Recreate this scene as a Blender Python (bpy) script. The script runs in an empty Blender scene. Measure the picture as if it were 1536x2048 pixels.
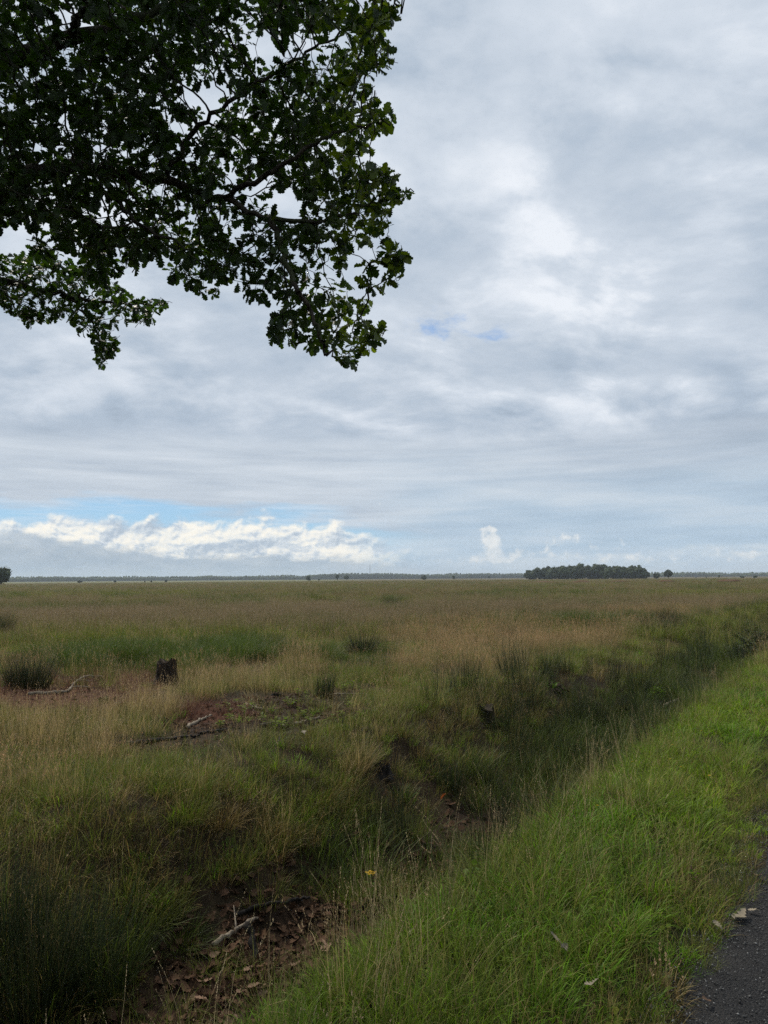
import bpy, math, random
import numpy as np
from mathutils import Vector, Matrix, Euler, Quaternion

random.seed(7)
RNG = np.random.default_rng(11)
SC = bpy.context.scene
COL = SC.collection
R = math.radians

# ------------------------------------------------------------------ camera
CAM_Z = 1.6
PITCH, ROLL = 5.34, 0.42
FPX = 1422.0                                   # focal length in photograph pixels (1536 x 2048)
cam_d = bpy.data.cameras.new('camera')
cam_d.sensor_fit = 'VERTICAL'
cam_d.sensor_height = 36.0
cam_d.lens = 36.0 * FPX / 2048.0
cam_d.clip_start = 0.05
cam_d.clip_end = 12000
cam = bpy.data.objects.new('camera', cam_d)
COL.objects.link(cam)
cam.location = (0, 0, CAM_Z)
cam.rotation_euler = Euler((R(90 + PITCH), R(ROLL), 0), 'XYZ')
SC.camera = cam
CR = np.array(cam.rotation_euler.to_matrix())
CP = np.array([0, 0, CAM_Z])

def ray(px, py):
    d = CR @ np.array([(px - 768) / FPX, (1024 - py) / FPX, -1.0])
    return d

def at(px, py, dist):
    """Point seen at a photograph pixel, at a real distance in metres."""
    d = ray(px, py)
    return CP + d / np.linalg.norm(d) * dist

def project(P):
    P = np.asarray(P, float).reshape(-1, 3)
    q = (P - CP) @ CR
    z = -q[:, 2]
    zz = np.where(np.abs(z) < 1e-6, 1e-6, z)
    return 768 + FPX * q[:, 0] / zz, 1024 - FPX * q[:, 1] / zz, z

# ------------------------------------------------------------------ world: nishita sky under procedural cloud
class S:
    """A node socket with arithmetic, so shader maths reads as maths."""
    tree = None
    def __init__(self, sock): self.s = sock
    @staticmethod
    def _m(op, *a, clamp=False):
        n = S.tree.nodes.new('ShaderNodeMath'); n.operation = op; n.use_clamp = clamp
        for i, v in enumerate(a):
            if isinstance(v, S): S.tree.links.new(v.s, n.inputs[i])
            else: n.inputs[i].default_value = v
        return S(n.outputs[0])
    def __add__(a, b): return S._m('ADD', a, b)
    __radd__ = __add__
    def __sub__(a, b): return S._m('SUBTRACT', a, b)
    def __rsub__(a, b): return S._m('SUBTRACT', b, a)
    def __mul__(a, b): return S._m('MULTIPLY', a, b)
    __rmul__ = __mul__
    def __truediv__(a, b): return S._m('DIVIDE', a, b)
    def __rtruediv__(a, b): return S._m('DIVIDE', b, a)
    def clamp(a): return S._m('ADD', a, 0.0, clamp=True)

def sstep(x, lo, hi):
    n = S.tree.nodes.new('ShaderNodeMapRange'); n.interpolation_type = 'SMOOTHSTEP'
    S.tree.links.new(x.s, n.inputs[0])
    for i, v in ((1, lo), (2, hi)):
        if isinstance(v, S): S.tree.links.new(v.s, n.inputs[i])
        else: n.inputs[i].default_value = v
    return S(n.outputs[0])

def vec(x, y, z=0.0):
    n = S.tree.nodes.new('ShaderNodeCombineXYZ')
    for i, v in enumerate((x, y, z)):
        if isinstance(v, S): S.tree.links.new(v.s, n.inputs[i])
        else: n.inputs[i].default_value = v
    return S(n.outputs[0])

def noise(v, scale, detail=4.0, rough=0.5, dist=0.0, lac=2.0):
    n = S.tree.nodes.new('ShaderNodeTexNoise'); n.noise_dimensions = '3D'
    if v is not None: S.tree.links.new(v.s, n.inputs['Vector'])
    n.inputs['Scale'].default_value = scale; n.inputs['Detail'].default_value = detail
    n.inputs['Roughness'].default_value = rough; n.inputs['Distortion'].default_value = dist
    n.inputs['Lacunarity'].default_value = lac
    return S(n.outputs[0])

def ramp(x, stops):
    n = S.tree.nodes.new('ShaderNodeValToRGB')
    el = n.color_ramp.elements
    while len(el) < len(stops): el.new(0.5)
    for e, (p, c) in zip(el, stops):
        e.position = p; e.color = (*c, 1)
    S.tree.links.new(x.s, n.inputs[0])
    return S(n.outputs[0])

def mixc(f, a, b, blend='MIX'):
    n = S.tree.nodes.new('ShaderNodeMix'); n.data_type = 'RGBA'; n.blend_type = blend
    if isinstance(f, S): S.tree.links.new(f.s, n.inputs[0])
    else: n.inputs[0].default_value = f
    for i, v in ((6, a), (7, b)):
        if isinstance(v, S): S.tree.links.new(v.s, n.inputs[i])
        else: n.inputs[i].default_value = (*v, 1)
    return S(n.outputs[2])

SUN_ELEV, SUN_AZ = 50.0, -36.0                 # azimuth clockwise from +Y (the view direction): ahead and to the left, above the frame
def lin(r, g, b):
    f = lambda c: (c / 255 / 12.92) if c <= 10 else ((c / 255 + 0.055) / 1.055) ** 2.4
    return (f(r), f(g), f(b))

world = bpy.data.worlds.new('World')
SC.world = world
world.use_nodes = True
S.tree = wt = world.node_tree
wt.nodes.clear()
sky = wt.nodes.new('ShaderNodeTexSky')
sky.sky_type = 'NISHITA'; sky.sun_disc = False
sky.sun_elevation = R(SUN_ELEV); sky.sun_rotation = R(SUN_AZ)
sky.altitude = 10; sky.air_density = 1.0; sky.dust_density = 0.3; sky.ozone_density = 2.5
tc = wt.nodes.new('ShaderNodeTexCoord')
sep = wt.nodes.new('ShaderNodeSeparateXYZ')
wt.links.new(tc.outputs['Generated'], sep.inputs[0])
dx, dy, dz = (S(sep.outputs[i]) for i in range(3))
az = S._m('ARCTAN2', dx, dy) * (180 / math.pi)            # degrees, 0 = view axis, + to the right
el = S._m('ARCSINE', dz) * (180 / math.pi)
AE = vec(az, el, 0.0)

def blob(a0, e0, ra, re, amp, inner=0.0):
    n = wt.nodes.new('ShaderNodeVectorMath'); n.operation = 'MULTIPLY_ADD'
    wt.links.new(AE.s, n.inputs[0])
    n.inputs[1].default_value = (0.5 / ra, 0.5 / re, 0)
    n.inputs[2].default_value = (-0.5 * a0 / ra, -0.5 * e0 / re, 0)
    l = wt.nodes.new('ShaderNodeVectorMath'); l.operation = 'LENGTH'
    wt.links.new(n.outputs[0], l.inputs[0])
    m = wt.nodes.new('ShaderNodeMapRange'); m.interpolation_type = 'SMOOTHSTEP'
    wt.links.new(l.outputs['Value'], m.inputs[0])
    m.inputs[1].default_value = inner; m.inputs[2].default_value = 1.0
    m.inputs[3].default_value = amp; m.inputs[4].default_value = 0.0
    return S(m.outputs[0])

def background(c):
    b = wt.nodes.new('ShaderNodeBackground')
    if isinstance(c, S): wt.links.new(c.s, b.inputs['Color'])
    else: b.inputs['Color'].default_value = (*c, 1)
    b.inputs['Strength'].default_value = 1.0
    return b.outputs[0]

def mixs(f, a, b):
    m = wt.nodes.new('ShaderNodeMixShader')
    wt.links.new(f.s, m.inputs[0]); wt.links.new(a, m.inputs[1]); wt.links.new(b, m.inputs[2])
    return m.outputs[0]

# stratocumulus deck on a curved layer overhead
inv = 1.0 / (S._m('MAXIMUM', dz, 0.0) + 0.34)
px_, py_ = dx * inv, dy * inv
warp = noise(vec(px_, py_, 0.4), 1.1, 2, 0.5) - 0.5
wx, wy = px_ * 1.25 + warp * 0.5, py_ * 1.25 - warp * 0.4
big = noise(vec(wx, wy, 3.1), 1.0, 3, 0.5)
mid = noise(vec(wx, wy * 1.15, 7.7), 2.0, 8, 0.58)
mid2 = noise(vec(wx + 0.05, wy * 1.15 - 0.10, 7.7), 2.0, 5, 0.55)
fine = noise(vec(wx * 0.8, wy * 1.3, 1.7), 7.5, 5, 0.62)
puff = sstep(mid + (fine - 0.5) * 0.22, 0.42, 0.60)
lum = big * 0.75 + puff * 0.26 + fine * 0.28 + (mid - mid2) * 1.7 + mid * 0.3 - 0.27
lum = (lum - 0.5) * 0.76 + 0.56
lum = lum + blob(4, 38, 9, 6, -0.13) + blob(25, 37, 5, 6, -0.09) + blob(15, 33, 8, 9, 0.08) + blob(5, 27, 8, 4, 0.07) \
          + blob(18, 21.5, 4, 1.6, 0.12) + blob(20, 19, 3.0, 1.6, -0.13) + blob(16, 16.2, 2.4, 0.9, -0.15) \
          + blob(10.5, 13.3, 2.2, 0.55, -0.24, 0.2) + blob(-12, 20, 2.6, 2.0, -0.10) + blob(28, 8.5, 12, 4.0, -0.18) \
          + blob(-20, 14.5, 12, 2.0, -0.05) + blob(0, 13, 9, 1.4, 0.08) + blob(19, 22, 10, 5, 0.11) + blob(24, 17, 7, 4, 0.10) + blob(6, 22, 7, 5, 0.06)
deck = ramp(lum, [(0.05, lin(148, 163, 180)), (0.32, lin(172, 186, 202)), (0.52, lin(189, 200, 213)), (0.72, lin(204, 213, 224)), (0.97, lin(229, 234, 241))])
high = background(deck)
# small ragged holes right of the middle, where the blue shows
gate = blob(6.4, 19.5, 3.4, 1.5, 2.0)
hole_n = noise(vec(az * 0.42 + el * 0.2, el * 0.9, 9.3), 1.0, 6, 0.62)
holes = sstep(blob(4.9, 19.9, 2.6, 1.3, 0.8) + blob(9.4, 19.0, 1.8, 0.6, 0.75) + (hole_n - 0.5) * 3.0, 0.30, 1.30) * 0.72
blue = mixc(sstep(el, 2.0, 22.0), lin(138, 187, 224), lin(122, 166, 222))
open_sky = mixc(0.7, mixc(1.0, S(sky.outputs[0]), (0.098,) * 3, 'MULTIPLY'), blue)
high = mixs(gate.clamp(), high, background(mixc(holes, deck, open_sky)))

# ---- the low sky: streaky far deck, open strip, cumulus bank, rain haze (evaluated only below 12 degrees)
streak = noise(vec(az * 0.022, el * 0.55, 5.0), 1.4, 6, 0.52)
strk2 = noise(vec(az * 0.11 + streak * 0.8, el * 0.95, 6.0), 1.4, 5, 0.6)
lowdeck = ramp(streak * 0.9 + strk2 * 0.55 - 0.22 + blob(-14, 8.3, 15, 1.3, 0.12) + blob(8, 10.3, 7, 0.8, 0.10) + blob(26, 8.5, 14, 3.5, -0.22) + blob(-4, 6.6, 8, 0.8, 0.10),
               [(0.05, lin(150, 165, 181)), (0.36, lin(176, 188, 202)), (0.56, lin(193, 203, 214)), (0.76, lin(208, 216, 225)), (1.0, lin(230, 235, 240))])
dfar = mixc(sstep(el, 8.0, 17.0), lowdeck, deck)
thin = noise(vec(az * 0.07, el * 0.75, 8.0), 1.5, 6, 0.6)
edge_n = noise(vec(az * 0.07, el * 0.35, 2.2), 1.5, 6, 0.55)
edge = 6.0 + (edge_n - 0.5) * 5.0 + sstep(az, -12.0, 6.0) * -2.0 + (thin - 0.5) * 1.8
low_open = mixc(sstep(thin, 0.47, 0.70) * 0.75, open_sky, lin(206, 219, 231))
col = mixc(sstep(el, edge - 0.9, edge + 0.5), low_open, dfar)
haze_n = noise(vec(az * 0.05, el * 0.42, 4.0), 1.3, 5, 0.52)
haze_r = ramp(haze_n * 0.9 + strk2 * 0.35 - 0.12, [(0.22, lin(158, 179, 199)), (0.45, lin(176, 195, 212)), (0.75, lin(204, 214, 223))])
right = sstep(az + (edge_n - 0.5) * 9.0, -4.5, 5.5)
lowr = (1.0 - sstep(el + (streak - 0.5) * 6.0, 5.5, 11.0)) * right
col = mixc(lowr * 0.92, col, haze_r)
# far cumulus bank: billowing sunlit tops, grey undersides
wv = noise(vec(az * 0.30, el * 0.45, 15.0), 1.0, 3, 0.5) - 0.5
qa, qe = az * 0.58 + wv * 0.9, el * 0.80 + wv * 0.6
b1 = noise(vec(qa, qe, 12.0), 1.0, 7, 0.54)
b1s = noise(vec(qa - 0.10, qe + 0.20, 12.0), 1.0, 5, 0.56)
lump = noise(vec(az * 0.2, 0.0, 17.0), 1.0, 3, 0.5)
prof = 4.5 + (lump - 0.5) * 1.6 + blob(-9.8, 0, 2.2, 999, 0.55) + blob(-20, 0, 4.5, 999, 0.35) - sstep(az, -5.0, 3.5) * 2.3
h1 = prof - el + (b1 - 0.5) * 2.9
m1 = sstep(h1, -0.1, 0.75) * (0.95 - sstep(az, -4.0, 3.5) * 0.8)
sh = noise(vec(az * 0.16 + wv, el * 0.6, 31.0), 1.0, 4, 0.55)
lit = (b1 - b1s) * 3.4 + 0.56 + (sh - 0.5) * 2.6
c1 = ramp(lit, [(0.05, lin(176, 189, 203)), (0.40, lin(206, 214, 221)), (0.62, lin(231, 232, 229)), (0.95, lin(250, 245, 233))])
col = mixc(m1, col, c1)
# lone tower and scraps on the right
q3 = noise(vec(az * 1.1, el * 1.1, 44.0), 1.0, 5, 0.55)
scr = blob(8.6, 3.0, 0.75, 0.65, 0.95) + blob(8.4, 3.9, 0.5, 0.22, 0.6) + blob(8.9, 2.2, 0.5, 0.9, 0.55) + blob(13.4, 3.0, 1.3, 0.35, 0.5) \
    + blob(10.5, 1.7, 3.0, 0.5, 0.6) + blob(26.8, 1.5, 1.6, 0.45, 0.6) + blob(6.0, 1.4, 2.4, 0.35, 0.4) + blob(20, 1.4, 4.0, 0.45, 0.4) + blob(16.5, 2.4, 3.0, 0.9, 0.3)
m3 = sstep(scr + (q3 - 0.5) * 1.7, 0.30, 0.75)
col = mixc(m3 * 0.62, col, ramp(q3 + blob(8.6, 3.1, 1, 0.8, 0.2), [(0.35, lin(194, 206, 216)), (0.72, lin(246, 243, 236))]))
# lower grey bank in front of the cumulus
b4 = noise(vec(az * 0.36 + wv * 0.5, el * 0.8, 20.0), 1.0, 6, 0.55)
h4 = 2.35 - sstep(az, -8.0, 6.0) * 1.3 + blob(-26, 0, 4.5, 999, 1.3) - el + (b4 - 0.5) * 3.4
m4 = sstep(h4, -0.1, 0.9)
c4 = ramp(b4 * 0.7 + strk2 * 0.3 + el * 0.03, [(0.25, lin(142, 160, 177)), (0.5, lin(159, 175, 190)), (0.78, lin(188, 199, 209))])
col = mixc(m4 * (0.93 - sstep(az, -6.0, 5.0) * 0.5), col, c4)
col = mixc((1.0 - sstep(el, -0.5, 2.4)) * 0.5, col, lin(170, 190, 207))
low = mixs(1.0 - sstep(el, -1.6, -1.5), background(col), background(lin(150, 160, 160)))
final = mixs(1.0 - sstep(el, 10.0, 12.5), high, low)
wo = wt.nodes.new('ShaderNodeOutputWorld')
wt.links.new(final, wo.inputs[0])

# ------------------------------------------------------------------ sun behind thin cloud, exposure
sun_d = bpy.data.lights.new('sun', 'SUN')
sun_d.energy = 3.5
sun_d.angle = R(9)
sun_d.color = (1.0, 0.93, 0.82)
sun = bpy.data.objects.new('sun', sun_d)
COL.objects.link(sun)
sdir = Vector((math.sin(R(SUN_AZ)) * math.cos(R(SUN_ELEV)), math.cos(R(SUN_AZ)) * math.cos(R(SUN_ELEV)), math.sin(R(SUN_ELEV))))
sun.rotation_euler = sdir.to_track_quat('Z', 'Y').to_euler()
SC.view_settings.view_transform = 'Standard'
SC.view_settings.look = 'None'
SC.view_settings.exposure = 0.12
SC.view_settings.gamma = 1.0
SC.view_settings.use_curve_mapping = False
SC.render.engine = 'CYCLES'
SC.cycles.max_bounces = 5
SC.cycles.use_adaptive_sampling = True
SC.cycles.adaptive_threshold = 0.012
SC.cycles.adaptive_min_samples = 16
world.cycles.sampling_method = 'NONE'                      # an even sky: escaping rays sample it well enough
SC.cycles.diffuse_bounces = 3
SC.cycles.transmission_bounces = 3
SC.cycles.volume_bounces = 1
SC.cycles.use_denoising = False                             # grass stays crisp; what grain is left reads as film grain
HAZE_D = 0.00016
# ------------------------------------------------------------------ helpers
def tag(o, label=None, cat=None, group=None, kind=None):
    if label: o['label'] = label
    if cat: o['category'] = cat
    if group: o['group'] = group
    if kind: o['kind'] = kind
    return o

def mesh_np(name, V, F, mats=(), attrs=None, smooth=False, mat_idx=None):
    """Mesh from numpy arrays; F is (n,3) or (n,4)."""
    V = np.ascontiguousarray(V, dtype=np.float32); F = np.asarray(F, dtype=np.int32)
    me = bpy.data.meshes.new(name)
    me.vertices.add(len(V)); me.vertices.foreach_set('co', V.ravel())
    n, k = F.shape
    me.loops.add(n * k); me.loops.foreach_set('vertex_index', np.ascontiguousarray(F).ravel())
    me.polygons.add(n)
    me.polygons.foreach_set('loop_start', np.arange(0, n * k, k, dtype=np.int32))
    me.polygons.foreach_set('loop_total', np.full(n, k, dtype=np.int32))
    if smooth: me.polygons.foreach_set('use_smooth', np.ones(n, dtype=bool))
    for m in mats: me.materials.append(m)
    if mat_idx is not None: me.polygons.foreach_set('material_index', np.asarray(mat_idx, dtype=np.int32))
    for an, av in (attrs or {}).items():
        av = np.asarray(av, dtype=np.float32)
        if av.ndim == 1:
            a = me.attributes.new(an, 'FLOAT', 'POINT'); a.data.foreach_set('value', av)
        else:
            a = me.attributes.new(an, 'FLOAT_VECTOR', 'POINT'); a.data.foreach_set('vector', np.ascontiguousarray(av).ravel())
    me.update(calc_edges=True)
    return me

def link(name, me, parent=None, loc=None):
    o = bpy.data.objects.new(name, me); COL.objects.link(o)
    if parent: o.parent = parent
    if loc is not None: o.location = loc
    return o

def empty(name, loc, rz=0.0):
    o = bpy.data.objects.new(name, None); COL.objects.link(o)
    o.location = loc; o.rotation_euler = (0, 0, rz); o.empty_display_size = 0.2
    return o

class Geo:
    """Collects numpy pieces into one mesh."""
    def __init__(self): self.V, self.F, self.A, self.n = [], [], {}, 0
    def add(self, V, F, **attrs):
        V = np.asarray(V, float); F = np.asarray(F, int)
        self.V.append(V); self.F.append(F + self.n); self.n += len(V)
        for k, v in attrs.items():
            self.A.setdefault(k, []).append(np.broadcast_to(np.asarray(v, float), (len(V),)) if np.ndim(v) < 1 else np.asarray(v, float))
    def mesh(self, name, mats, smooth=False):
        return mesh_np(name, np.concatenate(self.V), np.concatenate(self.F), mats, {k: np.concatenate(v) for k, v in self.A.items()}, smooth)

def hash2(ix, iy, seed):
    h = (ix.astype(np.int64) * 374761393 + iy.astype(np.int64) * 668265263 + seed * 1442695041) & 0x7fffffff
    h = ((h ^ (h >> 13)) * 1274126177) & 0x7fffffff
    return ((h ^ (h >> 16)) & 0xffff) / 65535.0

def vnoise(x, y, seed=0):
    x = np.asarray(x, float); y = np.asarray(y, float)
    ix, iy = np.floor(x), np.floor(y); fx, fy = x - ix, y - iy
    fx = fx * fx * (3 - 2 * fx); fy = fy * fy * (3 - 2 * fy)
    a, b = hash2(ix, iy, seed), hash2(ix + 1, iy, seed); c, d = hash2(ix, iy + 1, seed), hash2(ix + 1, iy + 1, seed)
    return (a * (1 - fx) + b * fx) * (1 - fy) + (c * (1 - fx) + d * fx) * fy

def fbm(x, y, seed=0, oct=4):
    s, a, t = 0.0, 0.5, 0.0
    for i in range(oct):
        s = s + a * vnoise(np.asarray(x) * 2 ** i, np.asarray(y) * 2 ** i, seed + i * 17); t += a; a *= 0.5
    return s / t

def sm(x, lo, hi):
    t = np.clip((np.asarray(x, float) - lo) / (hi - lo), 0, 1)
    return t * t * (3 - 2 * t)

def new_mat(name):
    m = bpy.data.materials.new(name); m.use_nodes = True
    S.tree = m.node_tree; m.node_tree.nodes.clear()
    return m, m.node_tree

def attr(name, out='Fac'):
    n = S.tree.nodes.new('ShaderNodeAttribute'); n.attribute_name = name
    return S(n.outputs[out])

def pos():
    return S(S.tree.nodes.new('ShaderNodeNewGeometry').outputs['Position'])

def obj_random():
    return S(S.tree.nodes.new('ShaderNodeObjectInfo').outputs['Random'])

def finish(shader):
    o = S.tree.nodes.new('ShaderNodeOutputMaterial'); S.tree.links.new(shader, o.inputs['Surface'])

def principled(color, rough=0.8, spec=0.25, bump=None, bump_d=0.02, bump_s=0.6):
    p = S.tree.nodes.new('ShaderNodeBsdfPrincipled')
    if isinstance(color, S): S.tree.links.new(color.s, p.inputs['Base Color'])
    else: p.inputs['Base Color'].default_value = (*color, 1)
    if isinstance(rough, S): S.tree.links.new(rough.s, p.inputs['Roughness'])
    else: p.inputs['Roughness'].default_value = rough
    p.inputs['Specular IOR Level'].default_value = spec
    if bump is not None:
        b = S.tree.nodes.new('ShaderNodeBump'); b.inputs['Distance'].default_value = bump_d; b.inputs['Strength'].default_value = bump_s
        S.tree.links.new(bump.s, b.inputs['Height']); S.tree.links.new(b.outputs[0], p.inputs['Normal'])
    return p.outputs[0]

def leafy(color, trans=0.4, rough=0.5, spec=0.3, tcol=None):
    p = principled(color, rough, spec)
    t = S.tree.nodes.new('ShaderNodeBsdfTranslucent')
    tc_ = tcol if tcol is not None else color
    if isinstance(tc_, S): S.tree.links.new(tc_.s, t.inputs[0])
    else: t.inputs[0].default_value = (*tc_, 1)
    m = S.tree.nodes.new('ShaderNodeMixShader'); m.inputs[0].default_value = trans
    S.tree.links.new(p, m.inputs[1]); S.tree.links.new(t.outputs[0], m.inputs[2])
    return m.outputs[0]

# ------------------------------------------------------------------ lie of the land
ROAD_A = R(34.6)                               # the cycle path runs this far to the right of the view axis
NX, NY = math.cos(ROAD_A), -math.sin(ROAD_A)   # across the path, to the right
UX, UY = math.sin(ROAD_A), math.cos(ROAD_A)    # along it
def su(x, y): return x * NX + y * NY, x * UX + y * UY
def xy(s, u): return s * NX + u * UX, s * NY + u * UY
EDGE_ROAD, D0, D1, D2, D3 = -0.70, -1.82, -2.65, -3.60, -4.9   # path edge, ditch: near lip, near foot, far foot, far lip

def height(x, y):
    x = np.asarray(x, float); y = np.asarray(y, float)
    s, u = su(x, y); r = np.hypot(x, y)
    w = (fbm(u * 0.55, s * 0.2, 5, 3) - 0.5) * 0.5
    s2 = s + w * sm(-s, 1.2, 2.0) * 0.8
    h = np.zeros_like(s)
    h = h - 0.035 * sm(s2, -0.3, 0.1) + 0.03 * sm(-s2, 0.6, 1.2)
    near = sm(-s2, -D0 - 0.15, -D1 + 0.1)
    fill = 1 - 0.62 * sm(u, 10, 17)
    far = sm(-s2, -D2 - 0.1, -D3 + 0.15)
    h = h - near * (0.12 + 0.74 * fill) + far * 0.74 * fill
    inditch = near * (1 - far)
    field = sm(-s2, -D2, -D3)
    h = h + field * (fbm(x * 0.9, y * 0.9, 21, 4) - 0.5) * 0.30 * (0.6 + 0.4 * sm(r, 8, 30))
    h = h + field * (fbm(x * 0.09, y * 0.09, 33, 3) - 0.5) * 0.45 * sm(r, 15, 60) * (1 - 0.75 * sm(r, 120, 400))
    h = h + (fbm(x * 3.1, y * 3.1, 40, 3) - 0.5) * (0.05 + 0.10 * inditch) * sm(-s2, 0.7, 1.0)
    h = np.where(s > 2.6, h - 0.12 * sm(s, 2.6, 4.0) + (fbm(x, y, 55, 3) - 0.5) * 0.1 * sm(s, 2.6, 4.0), h)
    return h

def ground_at(px, py):
    """First point of the ground seen at a photograph pixel."""
    d = ray(px, py)
    t = np.geomspace(0.4, 3000.0, 420)
    for _ in range(3):
        z = CP[2] + d[2] * t - height(d[0] * t, d[1] * t)
        j = int(np.argmax(z < 0)) if (z < 0).any() else len(t) - 1
        t = np.linspace(t[max(j - 1, 0)], t[j], 24)
    p = CP + d * t[-1]
    return np.array([p[0], p[1], float(height(p[0], p[1]))])

# ------------------------------------------------------------------ where things grow: masks on the ground
def ell(px, py, cx, cy, rx, ry):
    return np.clip(1.25 - ((px - cx) / rx) ** 2 - ((py - cy) / ry) ** 2, 0, 1)

def masks(x, y):
    """Soft masks (0..1) of the plant cover at ground points."""
    x = np.asarray(x, float); y = np.asarray(y, float)
    z = height(x, y); P = np.stack([x, y, z], -1)
    px, py, d = project(P)
    px = np.where(d > 0.2, px, -9e3); py = np.where(d > 0.2, py, 9e3)
    s, u = su(x, y); r = np.hypot(x, y)
    jx = (fbm(x * 1.3, y * 1.3, 71, 4) - 0.5); jy = (fbm(x * 1.3, y * 1.3, 81, 4) - 0.5)
    qx = px + jx * 160; qy = py + jy * 34
    M = {}
    M['bare'] = np.maximum.reduce([ell(qx, qy, 560, 1428, 185, 42), ell(qx, qy, 430, 1462, 90, 22), ell(qx, qy, 320, 1490, 130, 15), ell(qx, qy, 690, 1385, 60, 16)])
    M['red'] = np.maximum.reduce([ell(qx, qy, 70, 1394, 260, 40), ell(qx, qy, 420, 1432, 90, 22), ell(qx, qy, 260, 1362, 90, 12)])
    M['deep'] = np.maximum.reduce([ell(qx, qy, 250, 1325, 190, 26), ell(qx, qy, 470, 1310, 90, 22), ell(qx, qy, 690, 1322, 90, 18) * 0.7])
    M['tan'] = np.maximum.reduce([ell(qx, qy, 1050, 1272, 240, 34), ell(qx, qy, 1330, 1250, 260, 24), ell(qx, qy, 870, 1275, 130, 26) * 0.9, ell(qx, qy, 930, 1335, 190, 26) * 0.5])
    M['dry'] = np.maximum.reduce([ell(qx, qy, 260, 1410, 230, 40), ell(qx, qy, 740, 1460, 70, 46), ell(qx, qy, 150, 1512, 160, 18), ell(qx, qy, 480, 1390, 130, 22) * 0.8, ell(qx, qy, 110, 1468, 210, 36) * 0.6, ell(qx, qy, 620, 1500, 190, 26) * 0.45])
    M['verge'] = sm(-s, 0.62, 0.8) * (1 - sm(-s, 1.85, 2.25))
    M['lip'] = sm(-s, 1.9, 2.2) * (1 - sm(-s, 2.5, 3.0))
    M['ditch'] = sm(-s, 2.0, 2.5) * (1 - sm(-s, 3.6, 4.0))
    M['bank'] = sm(-s, 3.7, 4.0) * (1 - sm(-s, 4.9, 5.4))
    M['field'] = sm(-s, 4.9, 5.4)
    M['px'], M['py'], M['s'], M['u'], M['r'] = px, py, s, u, r
    return M

# ------------------------------------------------------------------ ground sheet, out to the horizon
ang = np.concatenate([np.linspace(-math.pi, -1.0, 90, endpoint=False), np.linspace(-1.0, 1.0, 420, endpoint=False), np.linspace(1.0, math.pi, 91)[:-1]])
rad = [0.0]
r_ = 0.25
while r_ < 5200:
    rad.append(r_); r_ += max(0.035, r_ * 0.0145) if r_ < 60 else r_ * 0.035
rad = np.array(rad[1:])
AA, RR = np.meshgrid(ang, rad)
gx, gy = (RR * np.sin(AA)).ravel(), (RR * np.cos(AA)).ravel()
gz = height(gx, gy)
na, nr = len(ang), len(rad)
i0 = (np.arange(nr - 1)[:, None] * na + np.arange(na)[None, :])
i1 = (np.arange(nr - 1)[:, None] * na + (np.arange(na)[None, :] + 1) % na)
Fg = np.stack([i0, i1, i1 + na, i0 + na], -1).reshape(-1, 4)
mk = masks(gx, gy)
def c3(*c): return np.array(c)
lf = fbm(gx * 0.02 + 3, gy * 0.05, 91, 4)[:, None]
gcol = c3(.075, .072, .030) * (1 - lf) + c3(.105, .080, .045) * lf
gcol = gcol * (1 - mk['verge'][:, None]) + mk['verge'][:, None] * c3(.035, .040, .015)
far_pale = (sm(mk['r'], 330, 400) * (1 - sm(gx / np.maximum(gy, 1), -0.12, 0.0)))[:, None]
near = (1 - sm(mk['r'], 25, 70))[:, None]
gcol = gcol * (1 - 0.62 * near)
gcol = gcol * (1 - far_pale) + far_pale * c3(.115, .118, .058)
b_ = np.maximum(mk['bare'], np.maximum(mk['ditch'], mk['bank'] * 0.7))[:, None]
gcol = gcol * (1 - b_) + b_ * c3(.030, .019, .012)
rd = mk['red'][:, None]
gcol = gcol * (1 - rd) + rd * c3(.062, .026, .015)
m_ground, t_ = new_mat('heath_soil')
gp_ = pos()
gn = noise(gp_, 9.0, 5, 0.6); gn2 = noise(gp_, 70.0, 3, 0.6)
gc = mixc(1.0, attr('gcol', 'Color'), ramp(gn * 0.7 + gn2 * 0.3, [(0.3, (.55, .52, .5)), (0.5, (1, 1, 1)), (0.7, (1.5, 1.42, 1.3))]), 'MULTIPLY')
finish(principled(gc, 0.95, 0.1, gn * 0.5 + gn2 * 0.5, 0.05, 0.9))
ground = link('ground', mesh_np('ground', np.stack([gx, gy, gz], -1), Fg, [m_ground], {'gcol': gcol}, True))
tag(ground, 'flat brown heath soil running to the horizon', 'ground', kind='structure')

# ------------------------------------------------------------------ asphalt cycle path
us = np.concatenate([np.arange(-6, 14, 0.03), np.geomspace(14, 400, 160)])
left = EDGE_ROAD + (fbm(us * 1.6, us * 0 + 2, 61, 4) - 0.5) * 0.22 + (vnoise(us * 9, us * 0, 62) - 0.5) * 0.05
cols = np.linspace(0, 1, 14) ** 1.4
rs = left[:, None] + (2.35 - left[:, None]) * cols[None, :]
rx, ry = xy(rs, us[:, None])
rz = 0.006 + 0.012 * np.sin(np.clip((rs + 0.66) / 3.0, 0, 1) * math.pi) + (fbm(rx * 2, ry * 2, 63, 3) - 0.5) * 0.008
rz[:, 0] -= 0.03
nu, nc = rs.shape
ii = (np.arange(nu - 1)[:, None] * nc + np.arange(nc - 1)[None, :])
Fr = np.stack([ii, ii + 1, ii + nc + 1, ii + nc], -1).reshape(-1, 4)
m_asph, t_ = new_mat('worn_asphalt')
ap = pos()
a1 = noise(ap, 170.0, 3, 0.7); a2 = noise(ap, 3.0, 4, 0.6)
vor = t_.nodes.new('ShaderNodeTexVoronoi'); vor.inputs['Scale'].default_value = 130.0; t_.links.new(ap.s, vor.inputs['Vector'])
vs = S(vor.outputs['Distance'])
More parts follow.
